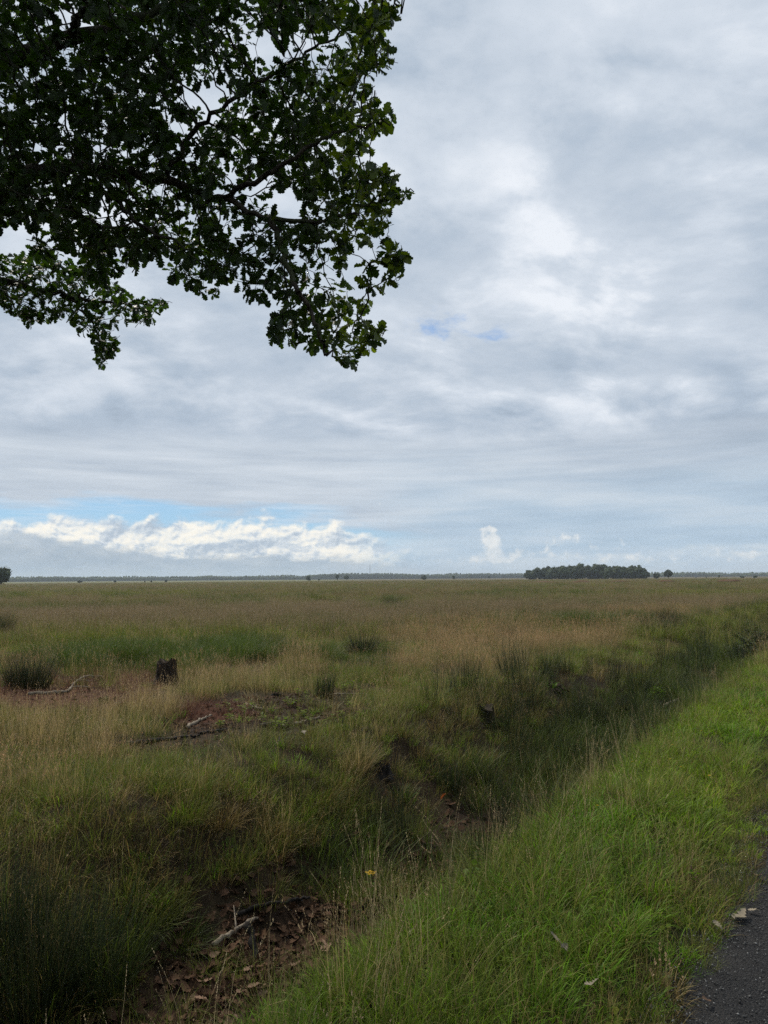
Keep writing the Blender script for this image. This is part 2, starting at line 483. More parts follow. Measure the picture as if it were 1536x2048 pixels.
ac = mixc(sstep(a2, 0.4, 0.65) * 0.5, ramp(a1, [(0.35, (.014, .014, .015)), (0.55, (.028, .028, .029)), (0.75, (.075, .074, .073))]), (.045, .043, .041))
finish(principled(ac, 0.92, 0.12, a1 * 0.6 - vs * 0.8, 0.012, 1.0))
road = link('cycle_path', mesh_np('cycle_path', np.stack([rx, ry, rz], -1).reshape(-1, 3), Fr, [m_asph], None, True))
tag(road, 'worn dark asphalt cycle path with a crumbling edge', 'path', kind='structure')

# ------------------------------------------------------------------ grass tufts
def blade(g, base, azim, length, width, lean, bend, segs, r, twist=0.0, droop=2.0, w0=0.7):
    t = np.linspace(0, 1, segs + 1)
    th = lean + bend * t ** droop
    dl = length / segs
    hx = np.concatenate([[0], np.cumsum(np.sin((th[1:] + th[:-1]) / 2) * dl)])
    hz = np.concatenate([[0], np.cumsum(np.cos((th[1:] + th[:-1]) / 2) * dl)])
    ca, sa = math.cos(azim), math.sin(azim)
    c = np.stack([base[0] + hx * ca, base[1] + hx * sa, base[2] + hz], -1)
    a2 = azim + math.pi / 2 + twist
    sd = np.array([math.cos(a2), math.sin(a2), 0.0])
    w = width * (w0 + (1 - w0) * np.sin(np.clip(t * 2.2, 0, 1) * math.pi / 2)) * (1 - t ** 2.2) * 0.5
    V = np.concatenate([c[:-1] + sd * w[:-1, None], c[:-1] - sd * w[:-1, None], c[-1:]])
    n = segs
    F = []
    for i in range(n - 1):
        F += [(i, i + 1, n + i), (i + 1, n + i + 1, n + i)]
    F.append((n - 1, 2 * n, 2 * n - 1))
    g.add(V, F, v=np.concatenate([t[:-1], t[:-1], [1.0]]), r=np.full(len(V), r), k=np.zeros(len(V)))
    return c, th

def seedhead(g, c, th, azim, size, n, r, loose=0.5):
    """Small spikelets around the top of a culm."""
    tip = c[-1]; k = len(c)
    for i in range(n):
        f = random.random() ** 0.8
        q = c[-1] * (1 - f * 0.0) + (c[max(0, k - 2)] - c[-1]) * f * 0.9
        a = random.random() * 6.283; ln = size * random.uniform(0.6, 1.2)
        off = np.array([math.cos(a) * loose * ln * (0.3 + f), math.sin(a) * loose * ln * (0.3 + f), ln * random.uniform(0.2, 1.0)])
        sdv = np.array([-math.sin(a), math.cos(a), 0.2]) * ln * 0.16
        V = np.array([q, q + off * 0.5 + sdv, q + off, q + off * 0.5 - sdv])
        g.add(V, [(0, 1, 2), (0, 2, 3)], v=np.full(4, 1.0), r=np.full(4, r), k=np.ones(4))

def tuft_mesh(name, mat, n, spread, h, w, lean, bend, segs=4, culms=0, culm_h=(0.4, 0.6), head=0.012, head_n=8, loose=0.5, culm_w=0.0016, droop=2.0, outward=0.7):
    g = Geo()
    for i in range(n):
        a = random.random() * 6.283; rr = spread * math.sqrt(random.random())
        base = (rr * math.cos(a), rr * math.sin(a), -0.02)
        az_ = a + random.gauss(0, 1.2) * (1.3 - outward)
        ll = random.uniform(*h)
        blade(g, base, az_, ll, w * random.uniform(0.6, 1.25), abs(random.gauss(lean * (0.4 + rr / max(spread, 1e-3) * 0.8), lean * 0.35)), random.uniform(*bend), segs, random.random(), random.uniform(-0.9, 0.9), droop)
    for i in range(culms):
        a = random.random() * 6.283; rr = spread * random.random()
        base = (rr * math.cos(a), rr * math.sin(a), -0.02)
        az_ = a + random.gauss(0, 0.8)
        r0 = random.random()
        c, th = blade(g, base, az_, random.uniform(*culm_h), culm_w, abs(random.gauss(0.10, 0.10)), random.uniform(0.05, 0.7), 5, 0.55 + 0.45 * r0, random.uniform(-0.5, 0.5), 2.4, 1.0)
        seedhead(g, c, th, az_, head, head_n, 0.55 + 0.45 * r0, loose)
    return g.mesh(name, [mat])

def grass_mat(name, base, tip, dry, dry_amt, head, alt=None, trans=0.35, scale=0.6, rough=0.55):
    m, t = new_mat(name)
    v, r, k = attr('v'), attr('r'), attr('k')
    p = pos()
    n1 = noise(p, scale, 3, 0.55); n2 = noise(p, 0.11, 3, 0.5)
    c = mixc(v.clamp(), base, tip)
    if alt is not None: c = mixc(sstep(n1, 0.42, 0.62) * 0.8, c, alt)
    c = mixc(sstep(r + (n1 - 0.5) * 0.7 + (n2 - 0.5) * 0.6, 1.0 - dry_amt - 0.10, 1.0 - dry_amt + 0.10), c, dry)
    c = mixc(k, c, head)
    f = r * 0.9 + obj_random() * 0.75 + 0.22
    c = mixc(1.0, c, vec(f, f, f), 'MULTIPLY')
    finish(leafy(c, trans, rough, 0.25))
    return m

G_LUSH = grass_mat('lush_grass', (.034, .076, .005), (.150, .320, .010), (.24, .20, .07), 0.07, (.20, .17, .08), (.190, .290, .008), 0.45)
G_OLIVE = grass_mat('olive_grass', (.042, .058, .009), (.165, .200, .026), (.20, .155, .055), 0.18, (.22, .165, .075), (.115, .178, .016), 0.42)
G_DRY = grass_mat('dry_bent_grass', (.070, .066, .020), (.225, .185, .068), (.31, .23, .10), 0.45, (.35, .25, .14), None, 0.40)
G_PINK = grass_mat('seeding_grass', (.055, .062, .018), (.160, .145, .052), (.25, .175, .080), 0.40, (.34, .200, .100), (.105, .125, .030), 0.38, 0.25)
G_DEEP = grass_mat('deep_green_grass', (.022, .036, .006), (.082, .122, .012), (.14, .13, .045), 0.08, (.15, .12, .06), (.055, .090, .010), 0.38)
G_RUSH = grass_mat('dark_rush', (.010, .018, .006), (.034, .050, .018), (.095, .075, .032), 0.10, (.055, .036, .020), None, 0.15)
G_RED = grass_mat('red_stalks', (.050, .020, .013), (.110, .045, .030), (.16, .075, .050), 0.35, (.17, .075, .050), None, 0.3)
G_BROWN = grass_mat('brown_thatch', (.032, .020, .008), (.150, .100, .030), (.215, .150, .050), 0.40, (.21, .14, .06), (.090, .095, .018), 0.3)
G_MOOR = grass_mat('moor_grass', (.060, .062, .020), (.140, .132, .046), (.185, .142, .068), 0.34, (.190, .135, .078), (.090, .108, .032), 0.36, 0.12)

G_STRAW = grass_mat('straw_stalks', (.16, .13, .06), (.30, .25, .13), (.36, .28, .15), 0.4, (.38, .29, .17), None, 0.4)

NV = 6
def variants(fn): return [fn(i) for i in range(NV)]
T = {}
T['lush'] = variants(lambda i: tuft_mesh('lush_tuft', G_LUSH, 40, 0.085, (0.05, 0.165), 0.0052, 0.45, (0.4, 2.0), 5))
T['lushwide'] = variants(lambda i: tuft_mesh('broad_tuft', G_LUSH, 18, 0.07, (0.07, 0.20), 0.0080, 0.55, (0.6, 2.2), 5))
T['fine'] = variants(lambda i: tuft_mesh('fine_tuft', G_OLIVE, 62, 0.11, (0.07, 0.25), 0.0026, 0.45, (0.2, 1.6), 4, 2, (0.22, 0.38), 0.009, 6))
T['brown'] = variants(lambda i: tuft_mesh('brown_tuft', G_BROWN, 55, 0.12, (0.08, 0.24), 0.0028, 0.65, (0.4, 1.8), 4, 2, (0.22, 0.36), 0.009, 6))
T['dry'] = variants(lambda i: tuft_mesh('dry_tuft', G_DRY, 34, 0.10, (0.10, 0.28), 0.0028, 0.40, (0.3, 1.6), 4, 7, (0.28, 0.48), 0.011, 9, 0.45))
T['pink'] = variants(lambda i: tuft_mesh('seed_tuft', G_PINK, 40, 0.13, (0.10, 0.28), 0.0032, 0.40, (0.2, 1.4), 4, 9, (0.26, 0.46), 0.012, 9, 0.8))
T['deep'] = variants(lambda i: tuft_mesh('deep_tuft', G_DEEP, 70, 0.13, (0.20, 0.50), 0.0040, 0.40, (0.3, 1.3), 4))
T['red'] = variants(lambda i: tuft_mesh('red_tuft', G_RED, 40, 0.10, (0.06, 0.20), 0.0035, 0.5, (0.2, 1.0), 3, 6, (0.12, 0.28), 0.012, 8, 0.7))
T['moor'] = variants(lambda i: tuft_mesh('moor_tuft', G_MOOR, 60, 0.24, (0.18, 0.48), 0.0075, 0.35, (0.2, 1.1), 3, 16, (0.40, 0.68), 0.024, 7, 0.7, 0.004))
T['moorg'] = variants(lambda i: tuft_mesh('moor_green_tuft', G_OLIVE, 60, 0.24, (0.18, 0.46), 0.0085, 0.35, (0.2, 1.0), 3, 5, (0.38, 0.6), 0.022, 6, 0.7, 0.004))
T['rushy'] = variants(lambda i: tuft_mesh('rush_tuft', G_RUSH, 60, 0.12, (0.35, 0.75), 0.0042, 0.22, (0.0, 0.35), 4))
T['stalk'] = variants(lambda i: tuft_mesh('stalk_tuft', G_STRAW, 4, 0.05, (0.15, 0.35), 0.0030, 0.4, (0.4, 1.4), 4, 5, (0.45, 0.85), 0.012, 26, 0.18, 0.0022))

def scatter(name, label, cat, meshes, P, rot, sc_):
    """One uncountable growth: mesh pieces instanced on points by geometry nodes."""
    n = len(P)
    if n == 0: return None
    lib = bpy.data.collections.new(name + '_pieces')
    for m in meshes:
        lib.objects.link(bpy.data.objects.new(m.name, m))
    me = bpy.data.meshes.new(name)
    me.vertices.add(n); me.vertices.foreach_set('co', np.ascontiguousarray(P, dtype=np.float32).ravel())
    for an, av in (('rot', rot), ('scl', sc_)):
        a = me.attributes.new(an, 'FLOAT_VECTOR', 'POINT'); a.data.foreach_set('vector', np.ascontiguousarray(av, dtype=np.float32).ravel())
    a = me.attributes.new('pick', 'INT', 'POINT'); a.data.foreach_set('value', RNG.integers(0, len(meshes), n).astype(np.int32))
    o = link(name, me)
    ng = bpy.data.node_groups.new(name, 'GeometryNodeTree')
    ng.interface.new_socket('Geometry', in_out='INPUT', socket_type='NodeSocketGeometry')
    ng.interface.new_socket('Geometry', in_out='OUTPUT', socket_type='NodeSocketGeometry')
    gi, go = ng.nodes.new('NodeGroupInput'), ng.nodes.new('NodeGroupOutput')
    iop = ng.nodes.new('GeometryNodeInstanceOnPoints'); ci = ng.nodes.new('GeometryNodeCollectionInfo')
    ci.inputs['Collection'].default_value = lib; ci.inputs['Separate Children'].default_value = True; ci.inputs['Reset Children'].default_value = True
    iop.inputs['Pick Instance'].default_value = True
    def na_(an, ty):
        q = ng.nodes.new('GeometryNodeInputNamedAttribute'); q.data_type = ty; q.inputs['Name'].default_value = an
        return q.outputs[0]
    L = ng.links.new
    L(gi.outputs[0], iop.inputs['Points']); L(ci.outputs[0], iop.inputs['Instance'])
    L(na_('pick', 'INT'), iop.inputs['Instance Index'])
    e2r = ng.nodes.new('FunctionNodeEulerToRotation'); L(na_('rot', 'FLOAT_VECTOR'), e2r.inputs[0]); L(e2r.outputs[0], iop.inputs['Rotation'])
    L(na_('scl', 'FLOAT_VECTOR'), iop.inputs['Scale']); L(iop.outputs[0], go.inputs[0])
    o.modifiers.new('scatter', 'NODES').node_group = ng
    tag(o, label, cat, kind='stuff')
    return o

# sample the ground in rings round the viewpoint, then give each spot a plant
bands = [(1.2, 4.0, 300, 1.0, 75), (4.0, 7.0, 240, 1.0, 60), (7.0, 12.0, 125, 1.0, 46), (12, 20, 60, 1.1, 40), (20, 40, 17, 1.0, 38), (40, 90, 4.6, 1.3, 36), (90, 220, 1.1, 1.9, 36), (220, 420, 0.30, 2.6, 36)]
X, Y, SCL, BR = [], [], [], []
for r0, r1, dens, scl, half in bands:
    area = R(2 * half) / 2 * (r1 * r1 - r0 * r0)
    n = int(area * dens)
    rr = np.sqrt(RNG.uniform(r0 * r0, r1 * r1, n)); aa = R(half) * RNG.uniform(-1, 1, n) + (R(4) if r1 < 8 else 0)
    X.append(rr * np.sin(aa)); Y.append(rr * np.cos(aa)); SCL.append(np.full(n, scl)); BR.append(np.full(n, r0))
X, Y, SCL, BR = map(np.concatenate, (X, Y, SCL, BR))
M = masks(X, Y)
N = len(X)
n_a = fbm(X * 0.8, Y * 0.8, 101, 4); n_b = fbm(X * 0.23, Y * 0.23, 111, 4); n_c = fbm(X * 0.035, Y * 0.11, 121, 4)
U1, U2 = RNG.random(N), RNG.random(N)
sp = np.full(N, '', dtype='<U9')
size = np.ones(N)
far = BR >= 20
# verge
v = (M['s'] < EDGE_ROAD + 0.03 + (n_a - 0.5) * 0.2) & (M['s'] > -2.05 - (n_b - 0.5) * 0.5)
edge = v & (M['s'] > -1.0 + (n_a - 0.5) * 0.5)
sp[v] = np.where(U1[v] < 0.66, 'lush', np.where(U1[v] < 0.88 + 0.3 * (n_b[v] - 0.5), 'lushwide', np.where(U1[v] < 0.955, 'fine', np.where(U1[v] < 0.985, 'brown', 'dry'))))
drier = v & (n_a > 0.55) & (U2 < 0.6); sp[drier] = np.where(U1[drier] < 0.42, 'fine', 'lush')
sp[edge] = np.where(U1[edge] < 0.46, 'fine', np.where(U1[edge] < 0.54, 'dry', np.where(U1[edge] < 0.86, 'lush', 'brown')))
size[edge] = 0.30 + 0.45 * U2[edge]
lip = v & (M['s'] < -1.65); sp[lip] = np.where(U1[lip] < 0.36, 'fine', np.where(U1[lip] < 0.39, 'dry', 'lush')); size[lip] = 1.0
up = v & (M['u'] > 7.5) & (n_b > 0.42); sp[up] = np.where(U1[up] < 0.16, 'dry', np.where(U1[up] < 0.5, 'fine', sp[up])); size[up] = 1.15
# ditch: sparse
d_ = ~v & (M['s'] <= -1.8) & (M['s'] > -4.0)
keep = U2 < np.where(n_a > 0.52, 0.40, 0.05) + sm(M['u'], 5.5, 8.5) * 0.35
keep &= ~((M['u'] < 3.7) & (M['s'] > -3.75) & (U1 > 0.25))
sp[d_ & keep] = np.where(U1[d_ & keep] < 0.5, 'fine', np.where(U1[d_ & keep] < 0.68, 'brown', np.where(U1[d_ & keep] < 0.93, 'deep', 'rushy')))
# far bank
b_ = (M['s'] <= -4.0) & (M['s'] > -5.2)
keep = U2 < np.where(n_a > 0.44, 0.95, 0.50)
sp[b_ & keep] = np.where(U1[b_ & keep] < 0.60, 'fine', np.where(U1[b_ & keep] < 0.84, 'brown', np.where(U1[b_ & keep] < 0.94, 'lush', 'dry')))
wet = (M['s'] <= -2.7) & (M['s'] > -5.3) & (M['u'] > 8.0) & (M['u'] < 13.5) & (U1 < 0.07); sp[wet] = np.where(U2[wet] < 0.5, 'rushy', np.where(U2[wet] < 0.8, 'deep', 'fine'))
# near field
f = (M['s'] <= -5.2) & ~far
sp[f] = np.where(U1[f] < 0.46, 'fine', np.where(U1[f] < 0.70, 'pink', np.where(U1[f] < 0.84, 'dry', np.where(U1[f] < 0.92, 'brown', 'lush'))))
g_ = f & (n_b < 0.42); sp[g_] = np.where(U1[g_] < 0.7, 'fine', np.where(U1[g_] < 0.9, 'lush', 'pink'))
for key, spc, p_ in (('dry', 'dry', 0.85), ('tan', 'pink', 0.8), ('deep', 'deep', 0.9), ('red', 'red', 0.9)):
    q = f & (U2 < M[key] * p_); sp[q] = spc
q = f & (M['tan'] > 0.3) & (U2 > 0.7); sp[q] = 'dry'
q = f & (M['bare'] > 0.25) & (U2 > 0.10); sp[q] = ''
q = f & (M['bare'] > 0.05) & (U2 > 0.45); sp[q] = ''
thin_ = f & (n_a < 0.42) & (U2 > 0.5); sp[thin_] = ''
# open moor
f = (M['s'] <= -5.2) & far
sp[f] = np.where(U1[f] < 0.56 + (n_c[f] - 0.5) * 1.9, 'moor', 'moorg')
q = f & (U2 < M['tan'] * 0.9); sp[q] = 'pink'; size[q] = 1.3
q = (M['s'] > -5.2) & (M['s'] < -2.5) & far & (U1 < 0.7); sp[q] = np.where(U2[q] < 0.9, 'moorg', 'rushy')
q = (M['s'] >= -2.5) & (M['s'] < -0.9) & far; sp[q] = np.where(U2[q] < 0.5, 'moorg', 'fine')
dkm = far & (M['s'] < -5.2) & (n_b > 0.585) & (U2 < 0.6); sp[dkm] = 'deep'; size[dkm] = 1.45
for cx_, cy_, rx_, ry_, k_ in ((120, 1402, 150, 26, 0.0), (335, 1388, 34, 24, 0.35), (400, 1462, 46, 26, 0.0), (972, 1458, 36, 24, 0.4), (768, 1575, 34, 34, 0.0), (470, 1890, 75, 50, 0.0),
                                (210, 1415, 24, 14, 0.0), (1345, 1425, 36, 18, 0.3), (325, 1496, 90, 14, 0.2), (1107, 1392, 26, 18, 0.3), (560, 1402, 30, 12, 0.0), (725, 1322, 62, 20, 0.45), (785, 1217, 34, 8, 0.4), (1330, 1254, 48, 11, 0.45), (262, 1340, 60, 12, 0.6),
                                (472, 1336, 66, 13, 0.6), (55, 1396, 70, 20, 0.3), (0, 1277, 50, 14, 0.5), (650, 1405, 30, 12, 0.3), (643, 1210, 30, 7, 0.4)):
    q = ell(M['px'], M['py'], cx_, cy_, rx_, ry_) > 0.2      # trampled or bare spots round the fallen wood
    if k_ == 0.0: sp[q & (U2 > 0.12)] = ''; size[q] *= 0.4
    else: size[q] *= k_
Z = height(X, Y)
PTS = np.stack([X, Y, Z], -1)
names = {'lush': ('grass', 'bright green short grass covering the verge beside the path'), 'lushwide': ('broad_grass', 'broad bladed green grass mixed into the verge'),
         'fine': ('fine_grass', 'fine olive grass along verge, ditch and near field'), 'brown': ('withered_grass', 'brown withered grass hanging over the ditch bank'),
         'dry': ('dry_grass', 'straw coloured dry bent grass in patches'), 'pink': ('seeding_grass', 'pinkish tan grass in seed across the field'),
         'deep': ('green_grass', 'deep green soft grass in the damp hollows'), 'red': ('red_stalk_growth', 'low reddish brown growth beside the fallen branch'),
         'moor': ('moor_grass', 'brownish moor grass over the open heath'), 'moorg': ('moor_green_grass', 'olive green grass mixed through the open heath'),
         'rushy': ('rush_growth', 'dark rushes growing in the wet ditch')}
for key, (nm, lab) in names.items():
    i = np.where(sp == key)[0]
    if len(i) == 0: continue
    n = len(i)
    rot = np.stack([RNG.normal(0, 0.10, n), RNG.normal(0, 0.10, n), RNG.uniform(0, 6.283, n)], -1)
    s_ = SCL[i] * size[i] * RNG.uniform(0.65, 1.25, n)
    zs = np.where(SCL[i] > 1.2, s_ / SCL[i] * 1.15, s_)
    scatter(nm, lab, 'grass', T[key], PTS[i], rot, np.stack([s_, s_, zs], -1))
# ------------------------------------------------------------------ tubes, bark, leaves
def catmull(P, k=6):
    P = np.asarray(P, float); Q = np.vstack([2 * P[0] - P[1], P, 2 * P[-1] - P[-2]]); out = []
    for i in range(1, len(Q) - 2):
        a, b, c, d = Q[i - 1], Q[i], Q[i + 1], Q[i + 2]
        for t in np.linspace(0, 1, k, endpoint=False):
            out.append(0.5 * (2 * b + (c - a) * t + (2 * a - 5 * b + 4 * c - d) * t * t + (3 * b - a - 3 * c + d) * t ** 3))
    out.append(P[-1]); return np.array(out)

def tube(g, C, Rad, sides=8, rough=0.0, cap=True, seed=0, **attrs):
    C = np.asarray(C, float); n = len(C); Rad = np.broadcast_to(np.asarray(Rad, float), (n,))
    T_ = np.gradient(C, axis=0); T_ /= np.linalg.norm(T_, axis=1)[:, None] + 1e-9
    up = np.array([0.13, 0.27, 0.95]) if abs(T_[0][2]) < 0.9 else np.array([1.0, 0.1, 0])
    N0 = np.cross(T_[0], up); N0 /= np.linalg.norm(N0)
    V = []; rg = np.random.default_rng(seed)
    for i in range(n):
        N0 = N0 - T_[i] * np.dot(N0, T_[i]); N0 /= np.linalg.norm(N0) + 1e-9
        B0 = np.cross(T_[i], N0)
        a = np.linspace(0, 2 * math.pi, sides, endpoint=False)
        rr = Rad[i] * (1 + rough * rg.normal(0, 1, sides))
        V.append(C[i] + (np.cos(a) * rr)[:, None] * N0 + (np.sin(a) * rr)[:, None] * B0)
    V = np.concatenate(V); F = []
    for i in range(n - 1):
        for j in range(sides):
            k = (j + 1) % sides
            F += [(i * sides + j, i * sides + k, (i + 1) * sides + k), (i * sides + j, (i + 1) * sides + k, (i + 1) * sides + j)]
    if cap:
        V = np.vstack([V, C[0], C[-1]])
        for j in range(sides):
            k = (j + 1) % sides
            F += [(n * sides, k, j), (n * sides + 1, (n - 1) * sides + j, (n - 1) * sides + k)]
    g.add(V, F, **attrs)

def bark_mat(name, c0, c1, moss=None, scale=18.0, depth=0.03):
    m, t = new_mat(name)
    p = pos()
    sp_ = t.nodes.new('ShaderNodeSeparateXYZ'); t.links.new(p.s, sp_.inputs[0])
    q = vec(S(sp_.outputs[0]), S(sp_.outputs[1]), S(sp_.outputs[2]) * 0.25)
    n1 = noise(q, scale, 5, 0.65); n2 = noise(p, scale * 0.25, 3, 0.5)
    c = mixc(sstep(n1, 0.35, 0.65), c0, c1)
    if moss: c = mixc(sstep(n2, 0.48, 0.60) * 0.85, c, moss)
    finish(principled(c, 0.9, 0.15, n1, depth, 1.0))
    return m

M_BARK = bark_mat('oak_bark', (.020, .017, .013), (.065, .055, .042), (.040, .048, .022))
M_STUMP = bark_mat('rotten_wood', (.012, .009, .007), (.060, .042, .028), None, 26.0)
M_MOSSY = bark_mat('mossy_wood', (.014, .011, .008), (.045, .036, .024), (.055, .070, .014), 22.0)
M_PALE = bark_mat('bleached_wood', (.10, .080, .058), (.27, .225, .17), None, 40.0, 0.01)
M_DARKWOOD = bark_mat('charred_wood', (.010, .009, .008), (.035, .030, .026), None, 30.0, 0.01)

# oak leaf outline: stations along the midrib, half widths with rounded lobes
LEAF_T = np.array([0.00, 0.10, 0.17, 0.26, 0.36, 0.44, 0.55, 0.63, 0.74, 0.82, 0.91, 1.0])
LEAF_W = np.array([0.012, 0.050, 0.135, 0.085, 0.235, 0.130, 0.330, 0.190, 0.320, 0.190, 0.180, 0.02])
def leaf_template(fold=0.22, curl=0.25, stem=True, jag=0.0, seed=0):
    rg = np.random.default_rng(seed)
    n = len(LEAF_T)
    w1, w2 = LEAF_W * (1 + jag * rg.normal(0, 1, n)), LEAF_W * (1 + jag * rg.normal(0, 1, n))
    sk = np.where(np.arange(n) % 2 == 0, 0.045, -0.01)
    zc = -curl * LEAF_T ** 2 * 0.5
    Lf = np.stack([-w1, LEAF_T + sk, zc + w1 * fold + 0.03 * rg.normal(0, 1, n)], -1)
    Md = np.stack([0 * w1, LEAF_T, zc], -1)
    Rt = np.stack([w2, LEAF_T + sk, zc + w2 * fold + 0.03 * rg.normal(0, 1, n)], -1)
    V = np.concatenate([Lf, Md, Rt]); F = []
    for i in range(n - 1):
        F += [(i, n + i, n + i + 1), (i, n + i + 1, i + 1), (n + i, 2 * n + i, 2 * n + i + 1), (n + i, 2 * n + i + 1, n + i + 1)]
    return V, np.array(F)

def leaf_simple():
    V = np.array([[0, 0, 0], [-.20, .35, .05], [-.30, .68, .03], [0, 1, -.10], [.30, .68, .03], [.20, .35, .05], [0, .5, -.03]])
    F = np.array([(0, 6, 1), (1, 6, 2), (2, 6, 3), (3, 6, 4), (4, 6, 5), (5, 6, 0)])
    return V, F

def oakleaf_mat(name, c0, c1, yellow, trans=0.35, spec=0.35):
    m, t = new_mat(name)
    r = attr('r'); y = attr('y')
    r = r + obj_random() * 0.0
    c = mixc(r.clamp(), c0, c1)
    c = mixc(y.clamp(), c, yellow)
    tcl = mixc(1.0, c, (1.6, 1.9, 0.7), 'MULTIPLY')
    finish(leafy(c, trans, 0.5, spec, tcl))
    return m
M_LEAF = oakleaf_mat('oak_leaf', (.012, .025, .005), (.034, .060, .010), (.135, .165, .012), 0.38)

def rot_batch(dirs, ups):
    """Rotation matrices with local +Y along dirs and local +Z near ups."""
    y = dirs / (np.linalg.norm(dirs, axis=1)[:, None] + 1e-9)
    z = ups - y * np.sum(ups * y, 1)[:, None]; z /= np.linalg.norm(z, axis=1)[:, None] + 1e-9
    x = np.cross(y, z)
    return np.stack([x, y, z], -1)

# ------------------------------------------------------------------ the oak: limbs, twigs and leaves
TRUNK = np.array([-4.7, 2.5, float(height(-4.7, 2.5))])
oak = empty('oak_tree', TRUNK)
tag(oak, 'oak tree overhanging from the upper left with dark lobed leaves', 'tree')
POLY = np.array([(-3000, -3000), (830, -3000), (800, -60), (795, 30), (775, 60), (785, 120), (740, 160), (755, 200), (795, 238), (755, 290), (748, 322), (795, 352), (782, 378),
    (838, 382), (782, 415), (785, 480), (815, 512), (798, 560), (745, 592), (735, 640), (772, 662), (745, 700), (705, 740), (668, 714), (600, 700), (545, 690), (536, 650),
    (566, 612), (500, 600), (455, 560), (430, 598), (380, 585), (330, 550), (312, 515), (270, 540), (235, 500), (205, 540), (170, 498), (90, 470), (40, 445), (0, 455), (-3000, 470)], float)
POLY2 = np.array([(-600, 480), (0, 512), (80, 508), (150, 528), (215, 558), (280, 590), (338, 607), (305, 650), (232, 645), (238, 690), (212, 735), (195, 735), (190, 690), (120, 638), (60, 652), (0, 615), (-600, 640)], float)
def inside(poly, x, y):
    x = np.asarray(x, float); y = np.asarray(y, float); c = np.zeros(x.shape, bool)
    j = len(poly) - 1
    for i in range(len(poly)):
        xi, yi = poly[i]; xj, yj = poly[j]
        hit = ((yi > y) != (yj > y)) & (x < (xj - xi) * (y - yi) / (yj - yi + 1e-12) + xi)
        c ^= hit; j = i
    return c

top = TRUNK + np.array([0.2, 0.1, 3.0])
limbs = [  # (points, radius at start, radius at end)
    ([TRUNK + (0, 0, 2.4), TRUNK + (0.9, 0.7, 3.0), at(-150, 470, 5.2), at(0, 392, 5.1), at(60, 352, 5.1), at(190, 338, 5.1), at(330, 362, 5.0), at(440, 400, 4.8), at(540, 435, 4.5)], 0.10, 0.014),
    ([at(540, 435, 4.5), at(563, 500, 4.3), at(595, 580, 4.05), at(622, 625, 4.0), at(640, 672, 3.95), at(655, 708, 3.92), at(690, 720, 3.9)], 0.020, 0.005),
    ([at(540, 435, 4.5), at(620, 445, 4.4), at(700, 420, 4.4), at(770, 400, 4.45), at(828, 384, 4.5)], 0.014, 0.003),
    ([at(330, 362, 5.0), at(400, 250, 5.0), at(500, 180, 4.9), at(600, 110, 5.0), at(690, 60, 5.1), at(780, 30, 5.2)], 0.018, 0.004),
    ([at(440, 400, 4.8), at(560, 330, 4.5), at(660, 270, 4.45), at(730, 250, 4.5), at(785, 238, 4.5)], 0.018, 0.004),
    ([at(190, 338, 5.1), at(260, 430, 4.7), at(360, 490, 4.4), at(420, 540, 4.3)], 0.018, 0.004),
    ([TRUNK + (0.05, 0, 3.4), TRUNK + (1.0, 1.3, 4.6), at(-60, 130, 5.9), at(120, 90, 5.8), at(290, 30, 5.8), at(450, -30, 5.9)], 0.11, 0.02),
    ([TRUNK + (0.05, 0.05, 2.1), TRUNK + (0.5, 2.4, 2.6), at(-120, 545, 7.3), at(0, 560, 7.3), at(120, 590, 7.3), at(220, 605, 7.4), at(320, 610, 7.5)], 0.09, 0.005),
    ([at(120, 590, 7.3), at(180, 640, 7.2), at(205, 720, 7.2)], 0.012, 0.004),
    ([at(140, 80, 5.8), at(150, 50, 5.7), at(168, 10, 5.6), at(180, -60, 5.6)], 0.03, 0.012),
    ([TRUNK + (0, 0, 3.6), TRUNK + (1.6, -0.2, 5.0), TRUNK + (3.2, -0.6, 5.8)], 0.10, 0.02),
    ([at(735, 525, 4.2), at(775, 517, 4.2), at(812, 510, 4.2)], .004, .0015), ([at(715, 690, 3.95), at(745, 672, 3.95), at(776, 661, 3.95)], .004, .0015),
    ([at(735, 585, 4.1), at(772, 562, 4.1), at(802, 556, 4.1)], .004, .0015), ([at(715, 350, 4.5), at(765, 356, 4.5), at(802, 348, 4.5)], .004, .0015),
    ([at(735, 140, 5.1), at(765, 122, 5.1), at(796, 126, 5.1)], .004, .0015), ([at(575, 625, 4.0), at(545, 640, 3.95), at(535, 670, 3.95)], .004, .0015),
    ([at(265, 603, 7.5), at(310, 598, 7.5), at(345, 606, 7.5)], .005, .002), ([at(740, 60, 5.2), at(775, 40, 5.2), at(803, 28, 5.2)], .004, .0015),
    ([at(560, 170, 4.9), at(575, 130, 4.9), at(566, 105, 4.9)], .003, .0012), ([at(205, 690, 7.2), at(222, 695, 7.2), at(244, 700, 7.2)], .003, .0015),
    ([TRUNK + (0, 0, 4.0), TRUNK + (-1.2, 1.6, 5.4), TRUNK + (-2.6, 3.2, 6.0)], 0.10, 0.02),
    ([TRUNK + (0, 0, 3.2), TRUNK + (-1.6, -0.8, 4.2), TRUNK + (-3.8, -1.6, 4.8)], 0.10, 0.02),
    ([TRUNK + (0, 0, 4.4), TRUNK + (0.4, -1.8, 5.8), TRUNK + (1.0, -3.8, 6.4)], 0.10, 0.02),
    ([TRUNK + (0.1, 0, 5.2), TRUNK + (0.9, 1.2, 6.8), TRUNK + (1.6, 2.6, 7.8)], 0.10, 0.02),
    ([TRUNK + (0, 0, 5.4), TRUNK + (-0.5, -0.4, 7.0), TRUNK + (-0.7, 0.2, 8.8)], 0.10, 0.02)]
g = Geo()
